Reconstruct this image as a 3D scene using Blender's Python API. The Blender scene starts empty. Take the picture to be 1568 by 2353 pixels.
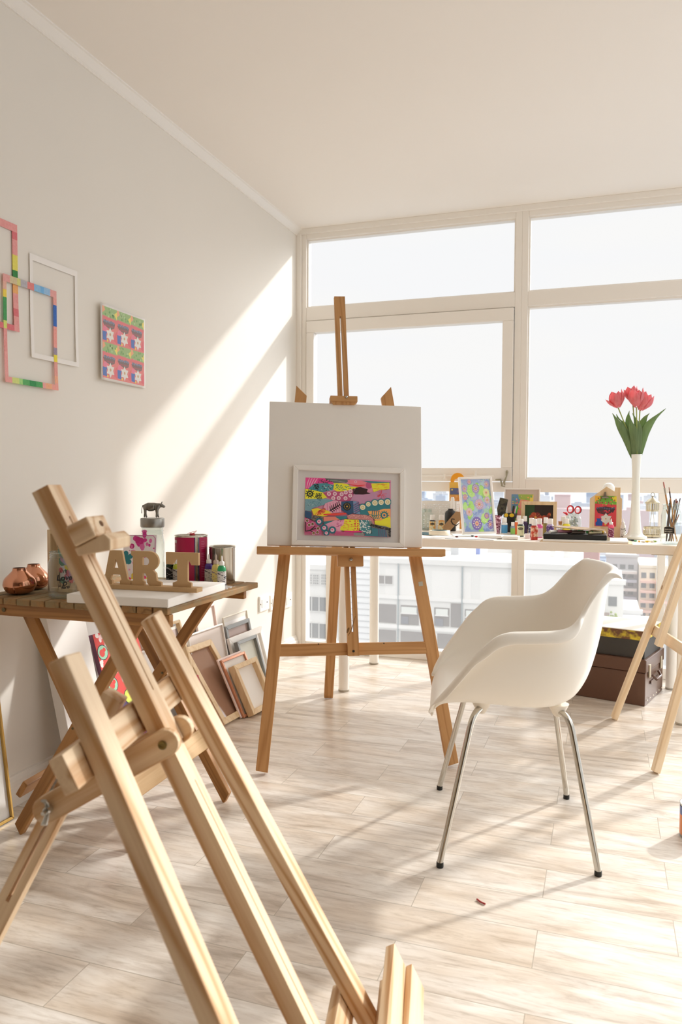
import bpy, bmesh, math, random
from mathutils import Matrix, Vector, Quaternion
random.seed(7)
R = math.radians
sc = bpy.context.scene
col = sc.collection
PI = math.pi

# ------------------------------------------------------------------ camera
YAW, PITCH, ROLL = 0.3310, 0.0419, 0.0040
F = Vector((-math.sin(YAW)*math.cos(PITCH), math.cos(YAW)*math.cos(PITCH), -math.sin(PITCH)))
Rt = Vector((math.cos(YAW), math.sin(YAW), 0)); Up = Rt.cross(F)
r2 = Rt*math.cos(ROLL) + Up*math.sin(ROLL); u2 = -Rt*math.sin(ROLL) + Up*math.cos(ROLL)
cd = bpy.data.cameras.new('camera'); cam = bpy.data.objects.new('camera', cd); col.objects.link(cam)
cam.matrix_world = Matrix(((r2.x, u2.x, -F.x, 0), (r2.y, u2.y, -F.y, 0), (r2.z, u2.z, -F.z, 1.04), (0, 0, 0, 1)))
cd.sensor_fit = 'VERTICAL'; cd.sensor_height = 36; cd.lens = 36*1771.4/2353
cd.clip_start = 0.05; cd.clip_end = 6000
cd.dof.use_dof = True; cd.dof.focus_distance = 2.75; cd.dof.aperture_fstop = 5.6
sc.camera = cam

# ------------------------------------------------------------------ light
SUN = Vector((0.70, 1.0, 0.734)).normalized()          # towards the sun
w = bpy.data.worlds.new('sky'); sc.world = w; w.use_nodes = True
nt = w.node_tree; nt.nodes.clear()
def N(tree, t, **k):
    n = tree.nodes.new(t)
    for a, b in k.items(): setattr(n, a, b)
    return n
out = N(nt, 'ShaderNodeOutputWorld'); bg = N(nt, 'ShaderNodeBackground')
tc = N(nt, 'ShaderNodeTexCoord'); dp = N(nt, 'ShaderNodeVectorMath', operation='DOT_PRODUCT')
dp.inputs[1].default_value = SUN
nt.links.new(tc.outputs['Generated'], dp.inputs[0])
mr = N(nt, 'ShaderNodeMapRange'); mr.inputs[1].default_value = 0.87; mr.inputs[2].default_value = 1.0
mr.inputs[3].default_value = 0.0; mr.inputs[4].default_value = 1.0
nt.links.new(dp.outputs['Value'], mr.inputs[0])
pw = N(nt, 'ShaderNodeMath', operation='POWER'); pw.inputs[1].default_value = 1.5
nt.links.new(mr.outputs[0], pw.inputs[0])
ml = N(nt, 'ShaderNodeMath', operation='MULTIPLY_ADD'); ml.inputs[1].default_value = SKY_GLOW = 7.0; ml.inputs[2].default_value = 0.76
nt.links.new(pw.outputs[0], ml.inputs[0])
# an overcast sky grows brighter towards the zenith
sx = N(nt, 'ShaderNodeSeparateXYZ'); nt.links.new(tc.outputs['Generated'], sx.inputs[0])
mz = N(nt, 'ShaderNodeMapRange'); mz.inputs[1].default_value = 0.33; mz.inputs[2].default_value = 1.0; mz.inputs[3].default_value = 0; mz.inputs[4].default_value = 1.6
nt.links.new(sx.outputs['Z'], mz.inputs[0])
ad = N(nt, 'ShaderNodeMath', operation='ADD'); nt.links.new(ml.outputs[0], ad.inputs[0]); nt.links.new(mz.outputs[0], ad.inputs[1])
nz = N(nt, 'ShaderNodeTexNoise'); nz.inputs['Scale'].default_value = 3.0; nz.inputs['Detail'].default_value = 4
mpn = N(nt, 'ShaderNodeMapping'); mpn.inputs['Scale'].default_value = (1, 1, 6)
nt.links.new(tc.outputs['Generated'], mpn.inputs[0]); nt.links.new(mpn.outputs[0], nz.inputs['Vector'])
rc = N(nt, 'ShaderNodeValToRGB'); rc.color_ramp.elements[0].position = .35; rc.color_ramp.elements[0].color = (.985, .99, 1, 1)
rc.color_ramp.elements[1].position = .6; rc.color_ramp.elements[1].color = (1, .998, .99, 1)
nt.links.new(nz.outputs[0], rc.inputs[0]); nt.links.new(rc.outputs[0], bg.inputs['Color'])
nt.links.new(ad.outputs[0], bg.inputs['Strength']); nt.links.new(bg.outputs[0], out.inputs['Surface'])
w.cycles.sampling_method = 'MANUAL'; w.cycles.sample_map_resolution = 1024

sl = bpy.data.lights.new('sun', 'SUN'); so = bpy.data.objects.new('sun', sl); col.objects.link(so)
sl.energy = 2.5; sl.angle = R(2.2); sl.color = (1.0, 0.988, 0.97)
so.rotation_euler = SUN.to_track_quat('Z', 'Y').to_euler(); so.location = (6, 9, 8)

sc.view_settings.view_transform = 'Standard'; sc.view_settings.look = 'None'
sc.view_settings.gamma = 1; sc.view_settings.use_curve_mapping = False
sc.view_settings.exposure = 0.32
sc.cycles.use_denoising = True
sc.cycles.max_bounces = 10; sc.cycles.diffuse_bounces = 7; sc.cycles.transparent_max_bounces = 16
sc.cycles.caustics_reflective = False; sc.cycles.caustics_refractive = False
sc.cycles.sample_clamp_indirect = 6

# ------------------------------------------------------------------ materials
def lin(c):
    if isinstance(c, str): c = tuple(int(c[i:i+2], 16) for i in (0, 2, 4))
    return tuple(((v/255)/12.92 if v/255 <= .04045 else ((v/255+.055)/1.055)**2.4) for v in c) + (1,)
MATS = {}
def mat(name, c, rough=.5, metal=0, spec=.5, noise=0, nscale=20, bump=0, coat=0, trans=0, sss=0, vary=0):
    if name in MATS: return MATS[name]
    m = bpy.data.materials.new(name); m.use_nodes = True; t = m.node_tree; b = t.nodes['Principled BSDF']
    b.inputs['Base Color'].default_value = lin(c); b.inputs['Roughness'].default_value = rough
    b.inputs['Metallic'].default_value = metal; b.inputs['Specular IOR Level'].default_value = spec
    b.inputs['Coat Weight'].default_value = coat
    if noise or bump:
        tcn = N(t, 'ShaderNodeTexCoord'); nn = N(t, 'ShaderNodeTexNoise'); nn.inputs['Scale'].default_value = nscale; nn.inputs['Detail'].default_value = 5
        t.links.new(tcn.outputs['Object'], nn.inputs['Vector'])
        if noise:
            mx = N(t, 'ShaderNodeMix', data_type='RGBA'); base = lin(c)
            mx.inputs[6].default_value = tuple(v*(1-noise) for v in base[:3]) + (1,)
            mx.inputs[7].default_value = tuple(min(1, v*(1+noise*.5)) for v in base[:3]) + (1,)
            t.links.new(nn.outputs[0], mx.inputs[0]); t.links.new(mx.outputs[2], b.inputs['Base Color'])
        if bump:
            bp = N(t, 'ShaderNodeBump'); bp.inputs['Strength'].default_value = bump; bp.inputs['Distance'].default_value = .002
            t.links.new(nn.outputs[0], bp.inputs['Height']); t.links.new(bp.outputs[0], b.inputs['Normal'])
    MATS[name] = m; return m

def wood(name, light, dark, scale=1.0, rings=9, rough=.55, streak=.5, weather=None):
    if name in MATS: return MATS[name]
    m = bpy.data.materials.new(name); m.use_nodes = True; t = m.node_tree; b = t.nodes['Principled BSDF']
    L = t.links.new
    tcn = N(t, 'ShaderNodeTexCoord'); oi = N(t, 'ShaderNodeObjectInfo')
    va = N(t, 'ShaderNodeVectorMath', operation='MULTIPLY_ADD'); va.inputs[1].default_value = (1, 1, 1)
    vm = N(t, 'ShaderNodeVectorMath', operation='SCALE'); vm.inputs[0].default_value = (3.1, 5.3, 7.7)
    L(oi.outputs['Random'], vm.inputs['Scale']); L(tcn.outputs['Object'], va.inputs[0]); L(vm.outputs[0], va.inputs[2])
    mp = N(t, 'ShaderNodeMapping'); mp.inputs['Scale'].default_value = (14*scale, 14*scale, .9*scale); L(va.outputs[0], mp.inputs[0])
    n1 = N(t, 'ShaderNodeTexNoise'); n1.inputs['Scale'].default_value = 1; n1.inputs['Detail'].default_value = 2; n1.inputs['Distortion'].default_value = .4; L(mp.outputs[0], n1.inputs['Vector'])
    mu = N(t, 'ShaderNodeMath', operation='MULTIPLY'); mu.inputs[1].default_value = rings*6.28; L(n1.outputs[0], mu.inputs[0])
    si = N(t, 'ShaderNodeMath', operation='SINE'); L(mu.outputs[0], si.inputs[0])
    mr_ = N(t, 'ShaderNodeMapRange'); mr_.inputs[1].default_value = -1; mr_.inputs[2].default_value = 1; L(si.outputs[0], mr_.inputs[0])
    pp = N(t, 'ShaderNodeMath', operation='POWER'); pp.inputs[1].default_value = 2.5; L(mr_.outputs[0], pp.inputs[0])
    mp2 = N(t, 'ShaderNodeMapping'); mp2.inputs['Scale'].default_value = (260, 260, 9); L(va.outputs[0], mp2.inputs[0])
    n2 = N(t, 'ShaderNodeTexNoise'); n2.inputs['Scale'].default_value = 1; n2.inputs['Detail'].default_value = 3; L(mp2.outputs[0], n2.inputs['Vector'])
    ma = N(t, 'ShaderNodeMath', operation='MULTIPLY_ADD'); ma.inputs[1].default_value = streak; L(pp.outputs[0], ma.inputs[0])
    m3 = N(t, 'ShaderNodeMath', operation='MULTIPLY'); m3.inputs[1].default_value = .45; L(n2.outputs[0], m3.inputs[0]); L(m3.outputs[0], ma.inputs[2])
    mx = N(t, 'ShaderNodeMix', data_type='RGBA'); mx.inputs[6].default_value = lin(light); mx.inputs[7].default_value = lin(dark); L(ma.outputs[0], mx.inputs[0])
    outc = mx.outputs[2]
    if weather:
        n3 = N(t, 'ShaderNodeTexNoise'); n3.inputs['Scale'].default_value = 18; n3.inputs['Detail'].default_value = 6; L(va.outputs[0], n3.inputs['Vector'])
        r3 = N(t, 'ShaderNodeValToRGB'); r3.color_ramp.elements[0].position = .42; r3.color_ramp.elements[1].position = .62; L(n3.outputs[0], r3.inputs[0])
        m4 = N(t, 'ShaderNodeMix', data_type='RGBA'); m4.inputs[7].default_value = lin(weather); L(r3.outputs[0], m4.inputs[0]); L(outc, m4.inputs[6]); outc = m4.outputs[2]
    L(outc, b.inputs['Base Color']); b.inputs['Roughness'].default_value = rough
    bp = N(t, 'ShaderNodeBump'); bp.inputs['Strength'].default_value = .08; bp.inputs['Distance'].default_value = .001; L(n2.outputs[0], bp.inputs['Height']); L(bp.outputs[0], b.inputs['Normal'])
    MATS[name] = m; return m

def vcol_mat(name, rough=.5, mott=0, spec=.4):
    """paint whose colour is stored per face corner; mott adds a painted mottling"""
    if name in MATS: return MATS[name]
    m = bpy.data.materials.new(name); m.use_nodes = True; t = m.node_tree; b = t.nodes['Principled BSDF']
    a = N(t, 'ShaderNodeVertexColor', layer_name='Col'); b.inputs['Roughness'].default_value = rough; b.inputs['Specular IOR Level'].default_value = spec
    if mott:
        tcn = N(t, 'ShaderNodeTexCoord'); nn = N(t, 'ShaderNodeTexNoise'); nn.inputs['Scale'].default_value = 150; nn.inputs['Detail'].default_value = 4
        t.links.new(tcn.outputs['Object'], nn.inputs['Vector'])
        mx = N(t, 'ShaderNodeMix', data_type='RGBA', blend_type='OVERLAY'); mx.inputs[0].default_value = mott
        t.links.new(a.outputs[0], mx.inputs[6]); t.links.new(nn.outputs[0], mx.inputs[7]); t.links.new(mx.outputs[2], b.inputs['Base Color'])
    else: t.links.new(a.outputs[0], b.inputs['Base Color'])
    MATS[name] = m; return m

def glass(name, tint='FFFFFF', refl=1.0, dust=0.0, dustcol='FFFFFF', thick=False):
    if name in MATS: return MATS[name]
    m = bpy.data.materials.new(name); m.use_nodes = True; t = m.node_tree; t.nodes.clear(); L = t.links.new
    o = N(t, 'ShaderNodeOutputMaterial'); tr = N(t, 'ShaderNodeBsdfTransparent'); tr.inputs[0].default_value = lin(tint)
    gl = N(t, 'ShaderNodeBsdfGlossy'); gl.inputs['Roughness'].default_value = .03
    lw = N(t, 'ShaderNodeLayerWeight'); lw.inputs[0].default_value = .35 if thick else .12
    ml_ = N(t, 'ShaderNodeMath', operation='MULTIPLY'); ml_.inputs[1].default_value = refl; L(lw.outputs['Facing' if thick else 'Fresnel'], ml_.inputs[0])
    if thick:
        p2 = N(t, 'ShaderNodeMath', operation='POWER'); p2.inputs[1].default_value = 2.0; L(ml_.outputs[0], p2.inputs[0]); ml_ = p2
    mx = N(t, 'ShaderNodeMixShader'); L(ml_.outputs[0], mx.inputs[0]); L(tr.outputs[0], mx.inputs[1]); L(gl.outputs[0], mx.inputs[2]); last = mx
    if dust:
        di = N(t, 'ShaderNodeBsdfDiffuse'); di.inputs[0].default_value = lin(dustcol); tl = N(t, 'ShaderNodeBsdfTranslucent'); tl.inputs[0].default_value = lin(dustcol)
        m1 = N(t, 'ShaderNodeMixShader'); m1.inputs[0].default_value = .5; L(di.outputs[0], m1.inputs[1]); L(tl.outputs[0], m1.inputs[2])
        m2 = N(t, 'ShaderNodeMixShader'); m2.inputs[0].default_value = dust; L(mx.outputs[0], m2.inputs[1]); L(m1.outputs[0], m2.inputs[2]); last = m2
    L(last.outputs[0], o.inputs[0]); MATS[name] = m; return m

PINE = wood('pine', 'EED8B6', 'B9864F', .9, 7, streak=.6)
PALE = wood('pale_pine', 'F0DCBE', 'D9B88C', 1.0, 6, streak=.45)
OAK = wood('honey_wood', 'CE9D66', 'A8743E', 1.0, 8, streak=.5)
TEAK = wood('oiled_teak', 'B58247', '835526', 1.2, 5, rough=.45, streak=.5)
SLAT = wood('weathered_slat', 'AC8150', '6A4E2C', 1.2, 5, rough=.7, weather='8A7856')
WHITE = mat('white_plastic', 'F1ECE2', .38)
CHROME = mat('chrome', 'C9C5BC', .12, 1)
BLACK = mat('black_rubber', '15140F', .5)
GLASS = glass('clear_glass', 'F4F9F7', 1.15, thick=True, dust=.05)
PANE = glass('window_glass', 'FFFFFF', .5)
PANED = glass('dusty_window_glass', 'FFFFFF', .4, dust=.10)  # the dust film also stands in for the hazy veil over the city

# ------------------------------------------------------------------ mesh builder
I4 = Matrix.Identity(4)
WM = {}
def T(x, y=0, z=0): return Matrix.Translation(Vector((x, y, z)) if not hasattr(x, '__len__') else Vector(x))
def RZ(a): return Matrix.Rotation(a, 4, 'Z')
def RX(a): return Matrix.Rotation(a, 4, 'X')
def RY(a): return Matrix.Rotation(a, 4, 'Y')
def axes(o, x, y, z):
    o, x, y, z = Vector(o), Vector(x), Vector(y), Vector(z)
    return Matrix(((x.x, y.x, z.x, o.x), (x.y, y.y, z.y, o.y), (x.z, y.z, z.z, o.z), (0, 0, 0, 1)))

class MB:
    def __init__(s): s.v = []; s.f = []; s.c = []; s.sm = []; s.m = []
    def add(s, vs, fs, c=None, smooth=False, M=None, mi=0):
        n = len(s.v)
        s.v += [tuple(M @ Vector(v)) for v in vs] if M else [tuple(v) for v in vs]
        for f in fs: s.f.append(tuple(i+n for i in f)); s.c.append(c); s.sm.append(smooth); s.m.append(mi)
        return s
    def box(s, x0, x1, y0, y1, z0, z1, c=None, M=None, mi=0):
        vs = [(x, y, z) for z in (z0, z1) for y in (y0, y1) for x in (x0, x1)]
        return s.add(vs, [(0, 2, 3, 1), (4, 5, 7, 6), (0, 1, 5, 4), (2, 6, 7, 3), (0, 4, 6, 2), (1, 3, 7, 5)], c, False, M, mi)
    def prism(s, poly, z0, z1, c=None, M=None, mi=0):
        n = len(poly); vs = [(x, y, z0) for x, y in poly] + [(x, y, z1) for x, y in poly]
        fs = [tuple(range(n))[::-1], tuple(range(n, 2*n))] + [(i, (i+1) % n, n+(i+1) % n, n+i) for i in range(n)]
        return s.add(vs, fs, c, False, M, mi)
    def lathe(s, prof, seg=24, c=None, M=None, cx=0, cy=0, cap=True, mi=0):
        vs = []; fs = []
        for r, z in prof:
            for k in range(seg): a = 2*PI*k/seg; vs.append((cx+r*math.cos(a), cy+r*math.sin(a), z))
        for i in range(len(prof)-1):
            for k in range(seg): fs.append((i*seg+k, i*seg+(k+1) % seg, (i+1)*seg+(k+1) % seg, (i+1)*seg+k))
        s.add(vs, fs, c, True, M, mi)
        if cap:
            if prof[0][0] > 1e-5: s.add(vs[:seg], [tuple(range(seg))[::-1]], c, False, M, mi)
            if prof[-1][0] > 1e-5: s.add(vs[-seg:], [tuple(range(seg))], c, False, M, mi)
        return s
    def tube(s, pts, r, seg=10, c=None, M=None, cap=True, mi=0, flat=1.0):
        pts = [Vector(p) for p in pts]; n = len(pts); rr = r if hasattr(r, '__len__') else [r]*n
        t0 = (pts[1]-pts[0]).normalized(); up = Vector((0, 0, 1)) if abs(t0.z) < .9 else Vector((1, 0, 0))
        x = t0.cross(up).normalized(); vs = []
        for i, p in enumerate(pts):
            t = (pts[min(i+1, n-1)]-pts[max(i-1, 0)]).normalized(); x = (x-t*x.dot(t)).normalized(); y = t.cross(x)
            for k in range(seg): a = 2*PI*k/seg; vs.append(tuple(p+(x*math.cos(a)+y*math.sin(a)*flat)*rr[i]))
        fs = [(i*seg+k, i*seg+(k+1) % seg, (i+1)*seg+(k+1) % seg, (i+1)*seg+k) for i in range(n-1) for k in range(seg)]
        s.add(vs, fs, c, True, M, mi)
        if cap: s.add(vs[:seg], [tuple(range(seg))[::-1]], c, False, M, mi); s.add(vs[-seg:], [tuple(range(seg))], c, False, M, mi)
        return s
    def sphere(s, o, r, c=None, M=None, seg=14, sc_=(1, 1, 1), mi=0):
        prof = [(max(1e-6, r*math.sin(PI*i/seg)), -r*math.cos(PI*i/seg)) for i in range(seg+1)]
        return s.lathe(prof, seg+2, c, (M or I4) @ T(o) @ Matrix.Diagonal((*sc_, 1)), cap=False, mi=mi)
    def grid(s, P, c=None, M=None, mi=0, close=False):
        n, m = len(P), len(P[0]); vs = [v for row in P for v in row]
        fs = [(i*m+j, i*m+(j+1) % m, (i+1)*m+(j+1) % m, (i+1)*m+j) for i in range(n-1) for j in range(m if close else m-1)]
        return s.add(vs, fs, c, True, M, mi)
    def face(s, poly, z=0, c=None, M=None): return s.add([(x, y, z) for x, y in poly], [tuple(range(len(poly)))], c, False, M)
    def disc(s, x, y, r, z, c, M=None, ry=None, n=14): return s.face([(x+r*math.cos(2*PI*k/n), y+(ry or r)*math.sin(2*PI*k/n)) for k in range(n)], z, c, M)
    def stroke(s, pts, wd, z, c, M=None):
        pts = [Vector(p) for p in pts]; L_ = []; R_ = []
        for i, p in enumerate(pts):
            t = (pts[min(i+1, len(pts)-1)]-pts[max(i-1, 0)]).normalized(); n = Vector((-t.y, t.x)); ww = wd*(.6 if i in (0, len(pts)-1) and len(pts) > 2 else 1)/2
            L_.append(p+n*ww); R_.append(p-n*ww)
        k = len(pts); vs = [(p.x, p.y, z) for p in L_+R_]
        return s.add(vs, [(i, i+1, k+i+1, k+i) for i in range(k-1)], c, False, M)

def tag(o, label=None, cat=None, group=None, kind=None):
    if label: o['label'] = label
    if cat: o['category'] = cat
    if group: o['group'] = group
    if kind: o['kind'] = kind
    return o
def put(o, parent, M):
    if parent: o.parent = parent; o.matrix_basis = WM[parent.name].inverted() @ M
    else: o.matrix_basis = M
    WM[o.name] = M; return o
def thing(name, label, cat, loc=(0, 0, 0), group=None, M=None):
    o = bpy.data.objects.new(name, None); o.empty_display_size = .1; col.objects.link(o)
    put(o, None, M or T(loc)); return tag(o, label, cat, group)
def build(mb, name, m, parent=None, M=None, bevel=0, seg=2, label=None, cat=None, group=None, kind=None, keep=False, sub=0, solid=0, merge=False, sharp=False):
    M = M or I4
    vs = [Vector(v) for v in mb.v]
    if not keep:
        lo = Vector([min(v[i] for v in vs) for i in range(3)]); hi = Vector([max(v[i] for v in vs) for i in range(3)])
        c0 = Vector(((lo.x+hi.x)/2, (lo.y+hi.y)/2, lo.z)); vs = [v-c0 for v in vs]; M = M @ T(c0)
    me = bpy.data.meshes.new(name); me.from_pydata([tuple(v) for v in vs], [], mb.f)
    ms = m if isinstance(m, (list, tuple)) else [m]
    for q in ms: me.materials.append(q)
    me.polygons.foreach_set('use_smooth', mb.sm); me.polygons.foreach_set('material_index', mb.m)
    if any(c is not None for c in mb.c):
        at = me.color_attributes.new('Col', 'FLOAT_COLOR', 'CORNER')
        cache = {}
        for p, c in zip(me.polygons, mb.c):
            cc = cache.setdefault(c, lin(c) if c is not None else (1, 1, 1, 1))
            for li in p.loop_indices: at.data[li].color = cc
    if bevel or merge:
        bm = bmesh.new(); bm.from_mesh(me)
        if merge: bmesh.ops.remove_doubles(bm, verts=bm.verts, dist=1e-5)
        if bevel: bmesh.ops.bevel(bm, geom=[e for e in bm.edges if len(e.link_faces) == 2 and e.calc_face_angle(0) > .5], offset=bevel, segments=seg, affect='EDGES', profile=.5)
        bm.to_mesh(me); bm.free()
    me.update()
    o = bpy.data.objects.new(name, me); col.objects.link(o); put(o, parent, M)
    if solid: q = o.modifiers.new('s', 'SOLIDIFY'); q.thickness = solid; q.offset = 0
    if sub: q = o.modifiers.new('ss', 'SUBSURF'); q.levels = q.render_levels = sub
    return tag(o, label, cat, group, kind)
def beam(name, A, B, W, wd, th, m, parent, bevel=.002, slots=None, top=0, bot=0, seg=2, **k):
    """bar from A to B; wd wide along W, th thick; grain runs along local Z. top/bot skew the ends across the width"""
    A, B = Vector(A), Vector(B); z = (B-A).normalized(); L_ = (B-A).length
    x = (Vector(W)-z*Vector(W).dot(z)).normalized(); y = z.cross(x); M = axes(A, x, y, z)
    mb = MB()
    def seg_box(x0, x1, z0, z1, t=0, b_=0):
        f = lambda xx, s_: s_*xx
        vs = [(x0, -th/2, z0+f(x0, b_)), (x1, -th/2, z0+f(x1, b_)), (x0, th/2, z0+f(x0, b_)), (x1, th/2, z0+f(x1, b_)),
              (x0, -th/2, z1+f(x0, t)), (x1, -th/2, z1+f(x1, t)), (x0, th/2, z1+f(x0, t)), (x1, th/2, z1+f(x1, t))]
        mb.add(vs, [(0, 2, 3, 1), (4, 5, 7, 6), (0, 1, 5, 4), (2, 6, 7, 3), (0, 4, 6, 2), (1, 3, 7, 5)])
    if not slots: seg_box(-wd/2, wd/2, 0, L_, top, bot)
    else:
        zc = 0
        for s0, s1, sw in slots:
            if s0 > zc: seg_box(-wd/2, wd/2, zc, s0)
            seg_box(-wd/2, -sw/2, s0, s1); seg_box(sw/2, wd/2, s0, s1); zc = s1
        if zc < L_: seg_box(-wd/2, wd/2, zc, L_)
        bevel = 0
    return build(mb, name, m, parent, M, bevel, seg, keep=True, **k)
def copy_tree(o, M=None, label=None, parent=None):
    c = o.copy(); col.objects.link(c)
    if parent: c.parent = parent
    WM[c.name] = M if (M and not parent) else WM.get(o.name, I4)
    if M and not parent: c.matrix_basis = M
    for ch in list(o.children): copy_tree(ch, None, None, c)
    if label: c['label'] = label
    return c
def struct(mb, name, m, parent=None, **k): return build(mb, name, m, parent, kind=None if parent else 'structure', **k)

# ------------------------------------------------------------------ room
XL, YW, H = -1.773, 4.335, 2.528
XR, YB = 1.0, -2.6
WALL = mat('wall_paint', 'EBE6DD', .75, spec=.2, noise=.02, nscale=3)
DARKW = mat('darkened_wall_paint', '9C8F80', .75, spec=.2)  # unseen walls darkened to cut bounce light on the near easel's sides
CEIL = mat('ceiling_paint', 'F1EBE3', .8, spec=.15)
TRIM = mat('window_enamel', 'EFEAE2', .35)
BASEB = mat('baseboard_paint', 'F3EFE8', .4)

fm = bpy.data.materials.new('bleached_plank_tile'); fm.use_nodes = True; t = fm.node_tree; b = t.nodes['Principled BSDF']; L = t.links.new
g = N(t, 'ShaderNodeNewGeometry'); mp = N(t, 'ShaderNodeMapping'); mp.inputs['Location'].default_value = (.432+6*.6, -1.649+20*.1475+.00, 0); L(g.outputs['Position'], mp.inputs[0])
br = N(t, 'ShaderNodeTexBrick'); br.offset = .5; br.inputs['Scale'].default_value = 1; br.inputs['Brick Width'].default_value = .6; br.inputs['Row Height'].default_value = .1475
br.inputs['Mortar Size'].default_value = .0011; br.inputs['Mortar Smooth'].default_value = .3; br.inputs['Bias'].default_value = 0
br.inputs['Color1'].default_value = (0, 0, 0, 1); br.inputs['Color2'].default_value = (1, 1, 1, 1); br.inputs['Mortar'].default_value = (.5, .5, .5, 1)
L(mp.outputs[0], br.inputs['Vector'])
sp = N(t, 'ShaderNodeSeparateColor'); L(br.outputs['Color'], sp.inputs[0])
cb = N(t, 'ShaderNodeCombineXYZ'); ms_ = N(t, 'ShaderNodeMath', operation='MULTIPLY'); ms_.inputs[1].default_value = 37; L(sp.outputs[0], ms_.inputs[0]); L(ms_.outputs[0], cb.inputs[2])
va = N(t, 'ShaderNodeVectorMath', operation='ADD'); L(g.outputs['Position'], va.inputs[0]); L(cb.outputs[0], va.inputs[1])
def fn(scx, scy, det, dist=0.):
    m_ = N(t, 'ShaderNodeMapping'); m_.inputs['Scale'].default_value = (scx, scy, 1); L(va.outputs[0], m_.inputs[0])
    n_ = N(t, 'ShaderNodeTexNoise'); n_.inputs['Scale'].default_value = 1; n_.inputs['Detail'].default_value = det; n_.inputs['Roughness'].default_value = .65; n_.inputs['Distortion'].default_value = dist; L(m_.outputs[0], n_.inputs['Vector']); return n_
n1 = fn(3.0, 18, 8, 1.0); n2 = fn(16, 110, 6, .5); n3 = fn(2.5, 6, 3)
rp = N(t, 'ShaderNodeValToRGB'); e = rp.color_ramp.elements; e[0].position = .32; e[0].color = lin('B9AD9F'); e[1].position = .62; e[1].color = lin('E4DED5')
x_ = rp.color_ramp.elements.new(.46); x_.color = lin('D5CCC1'); L(n1.outputs[0], rp.inputs[0])
rp2 = N(t, 'ShaderNodeValToRGB'); e = rp2.color_ramp.elements; e[0].position = .30; e[0].color = lin('CDC4B8'); e[1].position = .5; e[1].color = (1, 1, 1, 1); L(n2.outputs[0], rp2.inputs[0])
mxa = N(t, 'ShaderNodeMix', data_type='RGBA', blend_type='MULTIPLY'); mxa.inputs[0].default_value = .55; L(rp.outputs[0], mxa.inputs[6]); L(rp2.outputs[0], mxa.inputs[7])
rp3 = N(t, 'ShaderNodeValToRGB'); e = rp3.color_ramp.elements; e[0].position = .35; e[0].color = lin('EEE3D6'); e[1].position = .6; e[1].color = (1, 1, 1, 1); L(n3.outputs[0], rp3.inputs[0])
mxb = N(t, 'ShaderNodeMix', data_type='RGBA', blend_type='MULTIPLY'); mxb.inputs[0].default_value = .8; L(mxa.outputs[2], mxb.inputs[6]); L(rp3.outputs[0], mxb.inputs[7])
mxc = N(t, 'ShaderNodeMix', data_type='RGBA'); mxc.inputs[7].default_value = lin('A39887'); L(br.outputs['Fac'], mxc.inputs[0]); L(mxb.outputs[2], mxc.inputs[6])
L(mxc.outputs[2], b.inputs['Base Color']); b.inputs['Roughness'].default_value = .3; b.inputs['Specular IOR Level'].default_value = .5
bp = N(t, 'ShaderNodeBump'); bp.inputs['Strength'].default_value = .12; bp.inputs['Distance'].default_value = .001; L(n2.outputs[0], bp.inputs['Height']); L(bp.outputs[0], b.inputs['Normal'])

struct(MB().box(XL-.15, XR+.15, YB-.15, YW+.12, -.12, 0), 'floor', fm)
struct(MB().box(XL-.15, XR+.15, YB-.15, YW+.12, H, H+.15), 'ceiling', CEIL)
struct(MB().box(XL-.15, XL, YB-.15, YW+.12, 0, H), 'wall_left', WALL)
struct(MB().box(XL, XR, YB-.15, YB, 0, H), 'wall_back', DARKW)
cv = MB(); prof = [(0, -.036), (.006, -.036), (.007, -.030), (.012, -.026), (.030, -.006), (.036, -.004), (.038, 0), (0, 0)]
pc = [(YB, ), (YW, )]
cv.add([(XL+x, YB, H+z) for x, z in prof]+[(XL+x, YW, H+z) for x, z in prof], [(i, (i+1) % 8, 8+(i+1) % 8, 8+i) for i in range(8)])
struct(cv, 'trim_1', TRIM)
bb = MB(); prof = [(0, 0), (.018, 0), (.018, .062), (.013, .068), (.013, .078), (.006, .088), (.006, .094), (0, .096)]
bb.add([(XL+x, YB, z) for x, z in prof]+[(XL+x, YW-.02, z) for x, z in prof], [(i, (i+1) % 8, 8+(i+1) % 8, 8+i) for i in range(8)] + [tuple(range(8)), tuple(range(15, 7, -1))])
struct(bb, 'baseboard_left', BASEB)

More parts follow.
